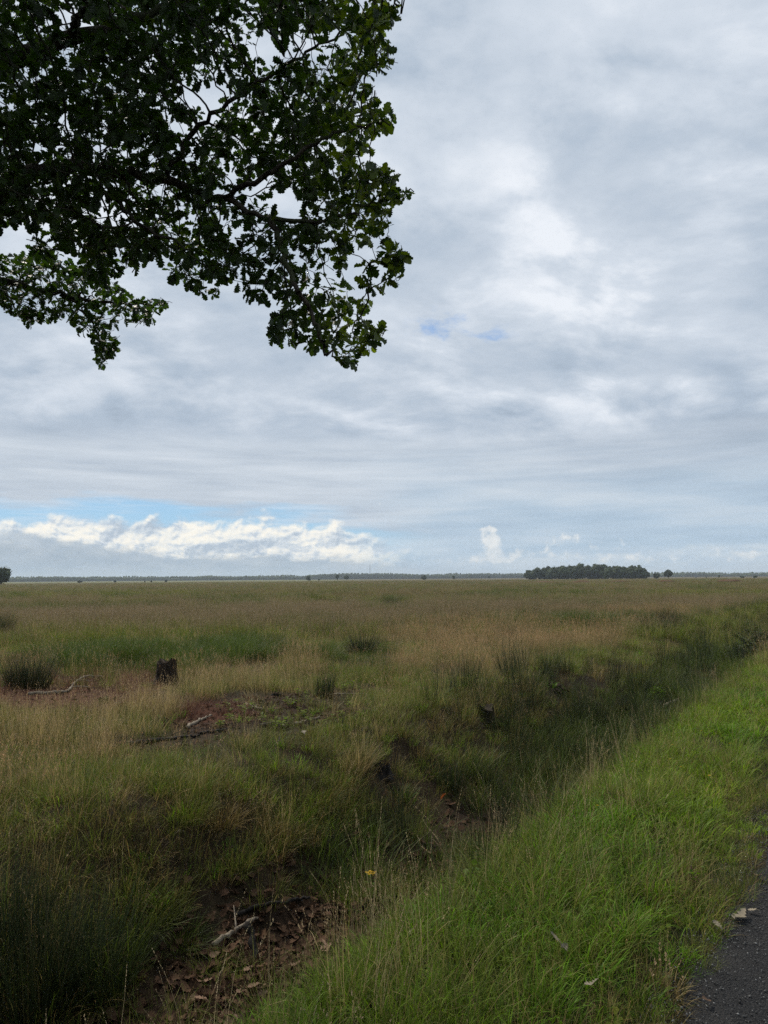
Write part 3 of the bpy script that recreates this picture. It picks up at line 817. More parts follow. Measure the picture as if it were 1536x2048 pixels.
tr_c = catmull([(0, 0, -0.2), (0.02, 0, 0.15), (0.05, 0.02, 1.2), (0.0, 0.05, 2.6), (0.08, 0.0, 4.0), (0.02, 0.0, 5.6)], 6)
tube(g, tr_c, np.interp(np.linspace(0, 1, len(tr_c)), [0, 0.06, 0.2, 0.6, 1], [0.46, 0.36, 0.29, 0.22, 0.10]), 14, 0.03)
link('trunk', g.mesh('trunk', [M_BARK], True), oak)
nodes, parent, lrad = [], [], []
for pts, r0, r1 in limbs:
    C = catmull(pts, 7)
    C[1:-1] += RNG.normal(0, 0.012, (len(C) - 2, 3))
    rr = np.linspace(r0 ** 0.5, r1 ** 0.5, len(C)) ** 2
    g = Geo(); tube(g, C - TRUNK, rr, 7, 0.05)
    link('branch', g.mesh('branch', [M_BARK], True), oak)
    b0 = len(nodes)
    for i, c in enumerate(C):
        nodes.append(c); parent.append(-1); lrad.append(rr[i])

def colonize(seeds, A, influence, kill, step, iters):
    """Space colonisation: twigs grow from seed points towards free attractors."""
    from mathutils.kdtree import KDTree
    Nn = [np.array(s) for s in seeds]; par = [-1] * len(Nn)
    A = np.array(A); At = [tuple(a) for a in A]; alive = np.ones(len(A), bool)
    nd = np.full(len(A), 1e9); ni = np.zeros(len(A), int)
    def update(s0, which):
        kd = KDTree(len(Nn) - s0)
        for i in range(s0, len(Nn)): kd.insert(Nn[i], i)
        kd.balance()
        for q in which:
            _, j, dd = kd.find(At[q])
            if dd < nd[q]: nd[q] = dd; ni[q] = j
    update(0, range(len(A)))
    seen = {}
    for it in range(iters):
        act = alive & (nd < influence)
        if not act.any(): break
        idx = ni[act]; d = A[act] - np.array(Nn)[idx]; d /= np.linalg.norm(d, axis=1)[:, None] + 1e-9
        acc = {}
        for k, v_ in zip(idx, d): acc.setdefault(int(k), []).append(v_)
        s0 = len(Nn)
        for k, vs_ in acc.items():
            if seen.get(k, 0) > 3: continue
            seen[k] = seen.get(k, 0) + 1
            m_ = np.mean(vs_, 0) + RNG.normal(0, 0.18, 3); m_ /= np.linalg.norm(m_) + 1e-9
            Nn.append(Nn[k] + m_ * step); par.append(k)
        if len(Nn) == s0: break
        update(s0, np.where(alive)[0])
        alive &= nd > kill
    return np.array(Nn), np.array(par)

# attractors in view: inside the outline, at their own depths
att = []
while len(att) < 7000:
    x, y = RNG.uniform(-160, 850, 4000), RNG.uniform(-120, 760, 4000)
    ok = inside(POLY, x, y); gap = fbm(x / 95, y / 95, 201, 3)
    ok &= gap > 0.27
    ok &= RNG.random(4000) < 0.25 + 0.75 * sm(fbm(x / 42, y / 42, 231, 2), 0.36, 0.60)
    ok &= ~(((x - 562) / 80) ** 2 + ((y - 101) / 36) ** 2 < 1)
    ok &= ~(((x - 150) / 34) ** 2 + ((y - 45) / 40) ** 2 < 1)
    x, y = x[ok], y[ok]
    low = sm(y, 260, 520) * sm(x, 380, 520)
    dn = 3.85 + 0.5 * fbm(x / 140, y / 140, 210, 2) + (1 - low) * 0.35
    df = dn + 0.75 + (1 - low) * (1.3 + 1.3 * sm(-y, -330, 0))
    for a_, b_2, d1, d2 in zip(x, y, dn, df): att.append(at(a_, b_2, RNG.uniform(d1, d2)))
att2 = []
while len(att2) < 1700:
    x, y = RNG.uniform(-260, 345, 2000), RNG.uniform(480, 740, 2000)
    ok = inside(POLY2, x, y)
    for a_, b_2 in zip(x[ok], y[ok]): att2.append(at(a_, b_2, RNG.uniform(6.9, 7.9)))
POLY3 = np.array([(60, 430), (270, 470), (262, 540), (205, 566), (130, 545), (60, 500)], float)
for q in range(900):
    x, y = RNG.uniform(60, 270), RNG.uniform(430, 566)
    if inside(POLY3, x, y) and fbm(x / 40, y / 40, 251, 2) > 0.56: att2.insert(0, at(x, y, RNG.uniform(5.2, 6.6)))
A1 = np.array(att[:7000] + att2[:2000])
Nn, par = colonize(nodes, A1, 0.9, 0.07, 0.055, 70)
nl = len(nodes)
# pipe-model radii for the twigs
w_ = np.zeros(len(Nn)); kids = np.zeros(len(Nn), int)
for i in range(len(Nn) - 1, nl - 1, -1):
    if kids[i] == 0: w_[i] = 1.0
    if par[i] >= 0: w_[par[i]] += w_[i]; kids[par[i]] += 1
trad = 0.0021 * np.maximum(w_, 1) ** 0.42
def twig_mesh(name, Nn, par, trad, start, okm=None):
    idx = np.arange(start, len(Nn))
    if okm is not None: idx = idx[okm[idx]]
    p0 = Nn[par[idx]]; p1 = Nn[idx]
    d = p1 - p0; d /= np.linalg.norm(d, axis=1)[:, None] + 1e-9
    ref = np.where(np.abs(d[:, 2:3]) < 0.9, [[0, 0, 1.0]], [[1.0, 0, 0]])
    n1 = np.cross(d, ref); n1 /= np.linalg.norm(n1, axis=1)[:, None]; n2 = np.cross(d, n1)
    r1 = trad[idx]; r0 = np.minimum(np.where(par[idx] >= start, trad[par[idx]], r1 * 1.3), r1 * 1.6)
    V = []
    for pp, rr in ((p0, r0), (p1, r1)):
        for k in range(3):
            a = k * 2.0944
            V.append(pp + (math.cos(a) * n1 + math.sin(a) * n2) * rr[:, None])
    V = np.stack(V, 1).reshape(-1, 3); b = np.arange(len(idx))[:, None] * 6
    F = np.concatenate([np.concatenate([b + [k, (k + 1) % 3, 3 + (k + 1) % 3], b + [k, 3 + (k + 1) % 3, 3 + k]], 0) for k in range(3)], 0)
    return mesh_np(name, V - TRUNK, F, [M_BARK])
nx1, ny1, nz1 = project(Nn)
shown1 = (nz1 > 0.1) & (nx1 > -20) & (nx1 < 1560) & (ny1 > -20) & (ny1 < 2060)
okt = ~shown1 | inside(POLY, nx1, ny1) | inside(POLY2, nx1, ny1) | inside(POLY3, nx1, ny1)
tw = link('twigs', twig_mesh('twigs', Nn, par, trad, nl, okt), oak); tw['kind'] = 'stuff'

def leaves_on(Nn, par, start, trad, thin, per_tip, per_node, size):
    idx = np.arange(start, len(Nn)); haskid = np.zeros(len(Nn), bool); haskid[par[idx]] = True
    B, Dr, Sz = [], [], []
    for i in idx:
        d = Nn[i] - Nn[par[i]]; d /= np.linalg.norm(d) + 1e-9
        n = per_tip if not haskid[i] else (per_node if trad[i] < thin else 0)
        if n < 1: n = 1 if RNG.random() < n else 0
        for k in range(int(n)):
            a = RNG.normal(0, 1, 3); a -= d * np.dot(a, d); a /= np.linalg.norm(a) + 1e-9
            f = RNG.uniform(0.25, 1.1) if not haskid[i] else RNG.uniform(-0.1, 0.45)
            v_ = d * f + a * RNG.uniform(0.5, 1.1) + np.array([0, 0, -0.22])
            B.append(Nn[i] - d * RNG.uniform(0, 0.03) + a * 0.006); Dr.append(v_); Sz.append(RNG.uniform(*size))
    return np.array(B), np.array(Dr), np.array(Sz)
LB, LD, LS = leaves_on(Nn, par, nl, trad, 0.0050, 6, 1.05, (0.038, 0.090))
eB, eD, eS = [], [], []
for i in range(1, nl):                          # leaves along the thin sprays at the edge of the crown
    if lrad[i] < 0.0065 and lrad[i - 1] >= lrad[i] - 1e-9:
        d = np.array(nodes[i]) - np.array(nodes[i - 1]); d /= np.linalg.norm(d) + 1e-9
        for k in range(2 if lrad[i] > 0.0022 else 4):
            a = RNG.normal(0, 1, 3); a -= d * np.dot(a, d); a /= np.linalg.norm(a)
            eB.append(nodes[i]); eD.append(d * RNG.uniform(0.3, 1.1) + a * RNG.uniform(0.4, 0.9)); eS.append(RNG.uniform(0.05, 0.10))
LB, LD, LS = np.vstack([LB, eB]), np.vstack([LD, eD]), np.concatenate([LS, eS])
LU = RNG.normal(0, 0.55, LB.shape) + np.array([0, 0, 1.0])
LR = rot_batch(LD, LU)
ctr = LB + LD / np.linalg.norm(LD, axis=1)[:, None] * LS[:, None] * 0.5
lpx, lpy, lz = project(ctr)
ok = ~((lpx > 0) & (lpx < 1536) & (lz > 0) & ~(inside(POLY, lpx, lpy) | inside(POLY2, lpx, lpy) | inside(POLY3, lpx, lpy)) & (RNG.random(len(lpx)) < 1.1))
ok &= ~((((lpx - 565) / 62) ** 2 + ((lpy - 101) / 26) ** 2 < 1) & (RNG.random(len(lpx)) < 0.8))
LB, LS, LR, lpx, lpy, lz = LB[ok], LS[ok], LR[ok], lpx[ok], lpy[ok], lz[ok]
LRND = RNG.random(len(LB)) ** 1.3
LYEL = np.clip((RNG.random(len(LB)) - 0.90) * 6, 0, 0.8) * 0.5
edge_lit = sm(lpx, 560, 790) * (lpy < 720) * (RNG.random(len(LB)) < 0.6)  # look of lit leaves painted in: yellow-green colour towards the crown's right edge
LYEL = np.clip(LYEL + edge_lit * RNG.uniform(0.3, 0.95, len(LB)), 0, 1)
# the 300 leaves that show largest are objects of their own
shown = np.where((lpx > -10) & (lpx < 900) & (lpy > 0) & (lpy < 800), LS / lz * np.abs(LR[:, 2, 2] * 0 + np.einsum('ij,ij->i', LR[:, :, 2], (LB - CP) / np.linalg.norm(LB - CP, axis=1)[:, None])), 0)
big = np.argsort(-shown)[:300]
rest = np.setdiff1d(np.arange(len(LB)), big)
temps = [leaf_template(0.15 + 0.1 * k, 0.1 + 0.22 * k, seed=k, jag=0.10) for k in range(4)]
lv_meshes = []
for k in range(4):
    for c_ in range(3):
        V, F = temps[k]
        lv_meshes.append(mesh_np('leaf', V, F, [M_LEAF], {'r': np.full(len(V), (0.15, 0.5, 0.85)[c_]), 'y': np.full(len(V), (0.0, 0.0, 0.65)[c_])}))
for n_, i in enumerate(big):
    k = n_ % 4; c_ = 2 if LYEL[i] > 0.3 else (0 if LRND[i] < 0.5 else 1)
    o = link('leaf', lv_meshes[k * 3 + c_], oak)
    M4 = Matrix(LR[i].tolist()).to_4x4(); M4.translation = Vector(LB[i] - TRUNK)
    o.matrix_local = M4 @ Matrix.Scale(float(LS[i]), 4)
def leaf_cloud(name, V, F, B, Rm, Sz, rnd, yel, mat):
    n, k = len(B), len(V)
    P = np.einsum('nij,kj->nki', Rm * Sz[:, None, None], V) + B[:, None, :]
    FF = (F[None] + (np.arange(n) * k)[:, None, None]).reshape(-1, 3)
    return P.reshape(-1, 3), FF, np.repeat(rnd, k), np.repeat(yel, k)
g = Geo()
for k in range(4):
    i = rest[k::4]
    P, FF, r_a, y_a = leaf_cloud('c', *temps[k], LB[i] - TRUNK, LR[i], LS[i], LRND[i], LYEL[i], M_LEAF)
    g.add(P, FF, r=r_a, y=y_a)
# the rest of the crown, overhead and out of the picture
far_a = []
while len(far_a) < 1500:
    q = RNG.normal(0, 1, (4000, 3)); q /= np.linalg.norm(q, axis=1)[:, None]; q *= RNG.uniform(0.15, 1, (4000, 1)) ** 0.45
    q = TRUNK + np.array([0.3, 0.2, 6.2]) + q * np.array([5.0, 5.2, 3.7])
    qx, qy, qz = project(q)
    inframe = (qz > 0.1) & (qx > -80) & (qx < 1620) & (qy > -110) & (qy < 2100)
    okk = ~inframe
    okk &= np.linalg.norm(q - CP, axis=1) > 2.6
    far_a += list(q[okk])
far_a = np.array(far_a[:1500])
okn = np.array([True] * len(nodes))
N2, p2 = colonize(nodes, far_a, 3.2, 0.40, 0.22, 40)
w2 = np.zeros(len(N2)); k2 = np.zeros(len(N2), int)
for i in range(len(N2) - 1, nl - 1, -1):
    if k2[i] == 0: w2[i] = 1.0
    if p2[i] >= 0: w2[p2[i]] += w2[i]; k2[p2[i]] += 1
tr2 = 0.004 * np.maximum(w2, 1) ** 0.42
tx, ty, tz = project(N2)
vis2 = (tz > 0.1) & (tx > -30) & (tx < 1570) & (ty > -40) & (ty < 2080)
vis2[:nl] = False
tw = link('twigs', twig_mesh('twigs', N2, p2, tr2, nl, ~vis2), oak); tw['kind'] = 'stuff'
B2, D2_, S2 = leaves_on(N2, p2, nl, tr2, 0.012, 12, 5, (0.09, 0.14))
B2 = B2 + RNG.normal(0, 0.09, B2.shape)
ax, ay, az_ = project(B2)
inf2 = (az_ > 0.1) & (ax > -60) & (ax < 1600) & (ay > -70) & (ay < 2100)
B2, D2_, S2 = (q[~inf2] for q in (B2, D2_, S2))
V, F = leaf_simple()
P, FF, r_a, y_a = leaf_cloud('c', V, F, B2 - TRUNK, rot_batch(D2_, RNG.normal(0, 0.5, B2.shape) + np.array([0, 0, 1.0])), S2, RNG.random(len(B2)), np.zeros(len(B2)), M_LEAF)
g.add(P, FF, r=r_a, y=y_a)
crown = link('crown', g.mesh('crown', [M_LEAF]), oak); crown['kind'] = 'stuff'
print('LEAVES', len(LB), len(B2), 'nodes', len(Nn), len(N2))

# ------------------------------------------------------------------ far trees
def foliage_mat(name, c0, c1):
    m, t = new_mat(name)
    n1 = noise(pos(), 0.35, 3, 0.6); r = attr('r')
    c = mixc(sstep(n1 * 0.6 + r * 0.5, 0.35, 0.75), c0, c1)
    f = obj_random() * 0.5 + 0.75
    finish(leafy(mixc(1.0, c, vec(f, f, f), 'MULTIPLY'), 0.2, 0.7, 0.15))
    return m
M_FARLEAF = foliage_mat('far_foliage', (.022, .036, .012), (.060, .085, .026))
M_PINE = foliage_mat('far_conifer', (.016, .028, .014), (.040, .058, .024))

def ico(sub=1):
    import bmesh
    bm = bmesh.new(); bmesh.ops.create_icosphere(bm, subdivisions=sub, radius=1.0)
    V = np.array([v.co[:] for v in bm.verts]); F = np.array([[v.index for v in f.verts] for f in bm.faces]); bm.free()
    return V, F
ICO2, ICO3 = ico(2), ico(3)
def crown_geo(g, seed, ctr=(0, 0, 0.58), rad=(0.42, 0.42, 0.42), lobes=12, cards=700, card=0.045):
    rg = np.random.default_rng(seed)
    for l in range(lobes):
        d = rg.normal(0, 1, 3); d /= np.linalg.norm(d); d[2] = d[2] * 0.95
        c = np.array(ctr) + d * np.array(rad) * rg.uniform(0.45, 0.72)
        lr = np.array(rad) * rg.uniform(0.30, 0.46)
        V, F = ICO2
        V2 = V * lr * 0.86 * (1 + 0.20 * rg.normal(0, 1, (len(V), 1))) + c
        g.add(V2, F, r=np.full(len(V2), rg.uniform(0, 0.5)))
        n = cards // lobes
        q = rg.normal(0, 1, (n, 3)); q /= np.linalg.norm(q, axis=1)[:, None]
        p = c + q * lr * rg.uniform(0.80, 1.16, (n, 1))
        u = rg.normal(0, 1, (n, 3)); v_ = np.cross(u, q + rg.normal(0, 0.5, (n, 3)))
        u /= np.linalg.norm(u, axis=1)[:, None]; v_ /= np.linalg.norm(v_, axis=1)[:, None] + 1e-9
        s_ = card * rg.uniform(0.5, 1.2, (n, 1))
        V = np.stack([p - u * s_, p + v_ * s_ * 0.7, p + u * s_, p - v_ * s_ * 0.7], 1).reshape(-1, 3)
        b = np.arange(n)[:, None] * 4
        F = np.concatenate([b + [0, 1, 2], b + [0, 2, 3]], 0)
        g.add(V, F, r=np.repeat(rg.uniform(0, 1, n), 4))

def far_tree_meshes(kind, seed):
    g = Geo()
    if kind == 'broad': crown_geo(g, seed, (0, 0, 0.48), (0.44, 0.44, 0.54), 15, 800)
    elif kind == 'low': crown_geo(g, seed, (0, 0, 0.44), (0.62, 0.5, 0.55))
    elif kind == 'slim': crown_geo(g, seed, (0, 0, 0.60), (0.22, 0.22, 0.42), 9, 450)
    elif kind == 'pine':
        crown_geo(g, seed, (0, 0, 0.70), (0.26, 0.26, 0.30), 9, 450)
    t = Geo(); tube(t, [(0, 0, -0.05), (0.01, 0, 0.2), (0, 0.01, 0.55)], [0.035, 0.028, 0.012], 6)
    return g.mesh('crown', [M_PINE if kind == 'pine' else M_FARLEAF]), t.mesh('trunk', [M_BARK])
FT = {k: [far_tree_meshes(k, 300 + 10 * i + s0) for i in range(3 if k != 'broad' else 6)] for s0, k in enumerate(('broad', 'low', 'slim', 'pine'))}

def far_tree(name, x, y, h, kind, label, group=None, i=0, wide=1.0, sink=0.0):
    o = empty(name, (x, y, float(height(x, y)) - sink), random.random() * 6.28)
    o.scale = (h * wide, h * wide, h)
    cm, tm = FT[kind][i % len(FT[kind])]
    link('crown', cm, o); link('trunk', tm, o)
    tag(o, label, 'tree', group)
    return o

def on_plain(px, dist):
    d = ray(px, 1157.0); a = math.atan2(d[0], d[1])
    return dist * math.sin(a), dist * math.cos(a)

def tree_px(px, top, dist):
    """Height a tree at this distance needs to reach photograph row `top`."""
    d = ray(px, top); x, y = on_plain(px, dist)
    return CAM_Z + d[2] / math.hypot(d[0], d[1]) * dist - float(height(x, y))

# the dark copse
D_C = 600
k = 0
for row, (dd, n, drop) in enumerate(((0, 17, 3.0), (14, 17, 1.2), (30, 16, 0.0))):
    for j in range(n):
        px = 1055 + (1287 - 1055) * (j + 0.5 * (row % 2)) / (n - 0.5) + random.uniform(-4, 4)
        prof = np.interp(px, [1043, 1065, 1100, 1150, 1200, 1240, 1270, 1285, 1300], [1144, 1137, 1132, 1128.5, 1127.5, 1130, 1132, 1133, 1140])
        x, y = on_plain(px, D_C + dd + random.uniform(-4, 4))
        far_tree('copse_tree', x, y, tree_px(px, prof, D_C + dd) - drop * random.uniform(0.2, 1.2) + random.uniform(-0.3, 1.7), 'broad',
                 'dark green tree packed into the dense copse on the horizon', 'trees of the dense copse on the horizon', k, random.uniform(1.0, 1.3), 0.3); k += 1
singles = [(1337, 1137.5, 600, 'broad', 1.0, 'round dark tree standing alone just right of the copse'),
           (1313, 1143, 600, 'low', 1.0, 'low broad tree between the copse and the round lone tree'),
           (-4, 1127, 330, 'broad', 1.15, 'big dark tree cut by the left picture edge at the horizon'),
           (617, 1149.5, 760, 'low', 0.9, 'low dark tree leftmost of the three lone trees left of the mast'),
           (638, 1156.5, 760, 'low', 1.0, 'tiny shrub just right of the low dark lone tree'),
           (675, 1147.5, 820, 'slim', 1.3, 'slim tree with thin stem, middle of three left of the mast'),
           (693, 1149.5, 820, 'broad', 1.0, 'small round tree beside the slim tree left of the mast'),
           (848, 1148.5, 760, 'low', 0.9, 'dark spreading tree right of the mast in front of the far wood'),
           (908, 1150.5, 760, 'broad', 0.7, 'small upright tree right of the dark spreading tree'),
           (978, 1151, 820, 'slim', 1.1, 'thin small tree between the upright tree and the copse'),
           (1392, 1153, 700, 'low', 0.8, 'tiny dark shrub right of the round lone tree'),
           (1413, 1152.5, 720, 'low', 0.8, 'small dark shrub second right of the round lone tree'),
           (1438, 1149.5, 800, 'broad', 0.9, 'small pale tree before the far conifers on the right'),
           (1484, 1150.5, 650, 'low', 2.0, 'long low green bush near the right picture edge'),
           (1510, 1150, 640, 'low', 1.6, 'rounded low green bush second from the right picture edge'),
           (230, 1159.5, 620, 'low', 1.0, 'small dark shrub before the far wood on the left'),
           (303, 1160, 560, 'low', 0.8, 'small dark shrub in the middle of the left field edge'),
           (290, 1160.5, 580, 'low', 0.8, 'tiny grey shrub beside another shrub on the left field edge'),
           (332, 1159, 620, 'low', 1.1, 'wider dark shrub at the left field edge'),
           (160, 1159.5, 600, 'low', 1.6, 'wide low scrub at the left field edge')]
for i, (px, tp, dist, kind, wd, lab) in enumerate(singles):
    x, y = on_plain(px, dist)
    h_ = max(1.2, tree_px(px, tp, dist))
    nm = 'shrub' if 'shrub' in lab or 'scrub' in lab or 'bush' in lab else 'field_tree'
    o = far_tree(nm, x, y, h_, kind, lab, None, i, wd)
    if nm == 'shrub': o['category'] = 'shrub'
# the far wood: one mass along the horizon
g = Geo(); gc_ = Geo()
rg = np.random.default_rng(5)
def cone(g, x, y, z, h, w, r):
    n = 7
    for lv in range(4):
        z0, z1 = z + h * (0.12 + 0.2 * lv), z + h * (0.45 + 0.19 * lv); ww = w * (1 - 0.22 * lv)
        a = np.linspace(0, 6.283, n, endpoint=False) + lv
        V = np.vstack([np.stack([x + ww * np.cos(a) * rg.uniform(0.7, 1.2, n), y + ww * np.sin(a), np.full(n, z0)], -1), [[x, y, min(z1, z + h)]]])
        g.add(V, [(i, (i + 1) % n, n) for i in range(n)], r=np.full(n + 1, r))
for row in range(4):
    for px in np.arange(-220, 1760, 3.4):
        px = px + rg.uniform(-2, 2)
        dist = 1750 + row * 28 + rg.uniform(-12, 12) + 140 * (fbm(px / 260, 0.5, 401, 2) - 0.5)
        tp = np.interp(px, [-200, 0, 60, 120, 300, 480, 520, 600, 640, 720, 780, 860, 1040, 1300, 1380, 1450, 1536, 1750],
                       [1154, 1154.5, 1153, 1153, 1152.6, 1152, 1151.5, 1150.5, 1147.5, 1146, 1147, 1147, 1146.5, 1145.5, 1144.5, 1146, 1145.5, 1145])
        tp += (fbm(px / 38, row, 402, 3) - 0.5) * 5.5 + (3 - row) * 0.55
        x, y = on_plain(px, dist); z = float(height(x, y)); h_ = tree_px(px, tp, dist)
        conif = (50 < px < 130 and rg.random() < 0.5) or (880 < px < 1040 and rg.random() < 0.25) or (px > 1330 and rg.random() < 0.55)
        if conif and row > 1:
            cone(gc_, x, y, z, h_ + rg.uniform(0.3, 2.4), 2.0, rg.random())
        else:
            V, F = ICO2
            w = rg.uniform(2.6, 4.2)
            V2 = V * np.array([w, w, h_ * 0.52]) * (1 + 0.13 * rg.normal(0, 1, (len(V), 1))) + np.array([x, y, z + h_ * 0.46])
            g.add(V2, F, r=np.full(len(V2), rg.random()))
wood = empty('far_wood', (0, 1750, 0))
tag(wood, 'long blue-green belt of woodland along the whole horizon', 'woodland', kind='stuff')
for nm, gg, mt in (('broadleaf_belt', g, M_FARLEAF), ('conifer_belt', gc_, M_PINE)):
    o = link(nm, gg.mesh(nm, [mt]), wood); o.matrix_parent_inverse = Matrix.Translation((0, -1750, 0)); o['kind'] = 'stuff'
# masts
m_steel, t_ = new_mat('mast_steel'); finish(principled((.20, .21, .22), 0.5, 0.4))
for px, tp, dist, w, lab in ((740, 1127.5, 1900, 0.55, 'tall thin radio mast rising behind the far wood'), (521.5, 1146.5, 1950, 0.5, 'short distant mast barely above the far wood')):
    x, y = on_plain(px, dist); H = tree_px(px, tp, dist)
    o = empty('radio_mast', (x, y, float(height(x, y)))); tag(o, lab, 'mast')
    for k in range(3):
        gg = Geo(); a = k * 2.0944
        tube(gg, [(w * math.cos(a), w * math.sin(a), 0), (w * 0.8 * math.cos(a), w * 0.8 * math.sin(a), H * 0.92)], 0.30, 4); link('leg', gg.mesh('leg', [m_steel]), o)
    gg = Geo()
    for q in range(18):
        z0, z1 = H * 0.92 * q / 18, H * 0.92 * (q + 1) / 18
        for k in range(3):
            a, b = k * 2.0944, (k + 1) * 2.0944
            tube(gg, [(w * 0.9 * math.cos(a), w * 0.9 * math.sin(a), z0), (w * 0.9 * math.cos(b), w * 0.9 * math.sin(b), z1)], 0.12, 3, cap=False)
    link('bracing', gg.mesh('bracing', [m_steel]), o)
    gg = Geo(); tube(gg, [(0, 0, H * 0.90), (0, 0, H)], 0.34, 5); link('antenna', gg.mesh('antenna', [m_steel]), o)
# soil mounds far out on the heath
M_MOUND, t_ = new_mat('reddish_soil'); mn = noise(pos(), 2.0, 4, 0.6); finish(principled(mixc(mn, (.06, .035, .022), (.14, .075, .045)), 0.95, 0.1, mn, 0.1, 1.0))
for px, py, w, h_, lab in ((1086, 1162, 3.0, 0.55, 'reddish soil mound on the heath below the copse left end'), (1163, 1160.8, 2.6, 0.55, 'reddish soil mound on the heath below the copse middle'),
                           (1240, 1160.2, 2.4, 0.4, 'low brown mound on the heath below the copse right end'), (1333, 1160.2, 2.2, 0.5, 'brown mound on the heath below the round lone tree'),
                           (1460, 1160, 3.0, 0.5, 'reddish low mound on the heath near the right edge')):
    dist = 190; x, y = on_plain(px, dist)
    V, F = ICO3
    V2 = V * np.array([w, w * 0.7, h_]) * (1 + 0.25 * (fbm(V[:, :1] * 2 + px, V[:, 1:2] * 2 + V[:, 2:3], 9, 3) - 0.5))
    o = link('soil_mound', mesh_np('soil_mound', V2, F, [M_MOUND], None, True), None, (x, y, float(height(x, y)) + 0.35)); tag(o, lab, 'mound')
# ------------------------------------------------------------------ stumps, fallen wood
def stump(px, py, r, h, mat, label, name='tree_stump', cat='stump', jag=0.25, lean=(0, 0), hollow=0.0, seed=0, flare=1.45):
    p = ground_at(px, py); rg = np.random.default_rng(seed)
    o = empty(name, (p[0], p[1], p[2] - 0.03), rg.uniform(0, 6.28)); tag(o, label, cat)
    n, m = 26, 9
    a = np.linspace(0, 2 * math.pi, n, endpoint=False)
    rid = 1 + 0.10 * np.sin(a * 5 + rg.uniform(0, 6)) + 0.07 * np.sin(a * 9 + rg.uniform(0, 6)) + 0.05 * rg.normal(0, 1, n)
    toph = h * (1 - jag * (0.5 + 0.5 * np.sin(a * 2 + rg.uniform(0, 6))) * rg.uniform(0.5, 1.0, n) - jag * 0.4 * rg.random(n))
    V = []
    for i in range(m):
        t = i / (m - 1)
        rr = r * (flare - (flare - 1) * min(1, t * 2.2) ** 0.6 - 0.06 * t) * (1 + (rid - 1) * (1.5 - 0.5 * t)) * (1 + 0.03 * rg.normal(0, 1, n))
        V.append(np.stack([rr * np.cos(a) + lean[0] * t * h, rr * np.sin(a) + lean[1] * t * h, t * toph], -1))
    inner = np.stack([r * 0.72 * np.cos(a) + lean[0] * h, r * 0.72 * np.sin(a) + lean[1] * h, toph - 0.02 - hollow * h * 0.5], -1)
    V = np.concatenate(V + [inner, [[lean[0] * h, lean[1] * h, toph.min() - 0.03 - hollow * h]]])
    F = []
    for i in range(m):
        for j in range(n):
            k = (j + 1) % n
            F += [(i * n + j, i * n + k, (i + 1) * n + k), (i * n + j, (i + 1) * n + k, (i + 1) * n + j)]
    Fb = F[:(m - 1) * n * 2]; Ft = F[(m - 1) * n * 2:]
    c = len(V) - 1
    Ft = Ft + [(m * n + j, m * n + (j + 1) % n, c) for j in range(n)]
    link('bark', mesh_np('bark', V[:m * n], Fb, [mat]), o)
    used = V[(m - 1) * n:]; Ft = np.array(Ft) - (m - 1) * n
    link('broken_top', mesh_np('broken_top', used, Ft, [M_STUMP if mat is not M_MOSSY else M_MOSSY]), o)
    for q in range(4):                          # surface roots running out from the foot
        aa = rg.uniform(0, 6.28); g = Geo()
        C = catmull([(r * 0.8 * math.cos(aa), r * 0.8 * math.sin(aa), h * 0.12), (r * 1.5 * math.cos(aa), r * 1.5 * math.sin(aa), 0.03), (r * 2.3 * math.cos(aa + 0.2), r * 2.3 * math.sin(aa + 0.2), -0.03)], 4)
        tube(g, C, np.linspace(r * 0.22, r * 0.08, len(C)), 6, 0.08); link('root', g.mesh('root', [mat], True), o)
    return o
stump(333, 1366, 0.150, 0.45, M_STUMP, 'tall dark rotten tree stump beside deep green grass', seed=1)
stump(972, 1436, 0.115, 0.24, M_MOSSY, 'mossy broken stump on the ditch bank right of centre', seed=2, jag=0.35, lean=(-0.25, 0.1))
stump(1107, 1376, 0.125, 0.13, M_STUMP, 'low dark peaty stump half hidden by ditch rushes', seed=3, jag=0.5)
stump(765, 1548, 0.085, 0.17, M_DARKWOOD, 'black hollow stump under the golden tussock on the bank', seed=4, jag=0.3, hollow=0.5)
stump(207, 1404, 0.065, 0.12, M_MOSSY, 'small black mossy stump in the dry grass below the fallen branch', seed=5, jag=0.4)
stump(553, 1394, 0.070, 0.09, M_DARKWOOD, 'small square dark stub at the top of the bare patch', seed=6, jag=0.15)
stump(335, 1446, 0.05, 0.11, M_DARKWOOD, 'tiny dark stub standing in yellow grass left of the bare patch', seed=8, jag=0.4)

def fallen(name, pts, r0, r1, mat, label, cat='branch', lift=0.02, side=None, seed=0):
    rg = np.random.default_rng(seed)
    P = []
    for q in pts:
        p = ground_at(q[0], q[1]); P.append(p + np.array([0, 0, lift + (q[2] if len(q) > 2 else 0)]))
    P = np.array(P); b = P[0].copy()
    o = empty(name, b); tag(o, label, cat)
    C = catmull(P - b, 6); C[1:-1] += rg.normal(0, 0.006, (len(C) - 2, 3))
    g = Geo(); tube(g, C, np.linspace(r0, r1, len(C)) * (1 + 0.12 * rg.normal(0, 1, len(C))), 8, 0.06, seed=seed); link('limb', g.mesh('limb', [mat], True), o)
    for i, (f, dx_, dy_, dz_) in enumerate(side or []):
        c = C[int(f * (len(C) - 1))]; g = Geo(); rr = (r0 + (r1 - r0) * f) * 0.55
        D = catmull([c, c + np.array([dx_, dy_, dz_]) * 0.5 + rg.normal(0, 0.02, 3), c + np.array([dx_, dy_, dz_])], 4)
        tube(g, D, np.linspace(rr, rr * 0.4, len(D)), 6, 0.06); link('side_twig', g.mesh('side_twig', [mat], True), o)
    return o
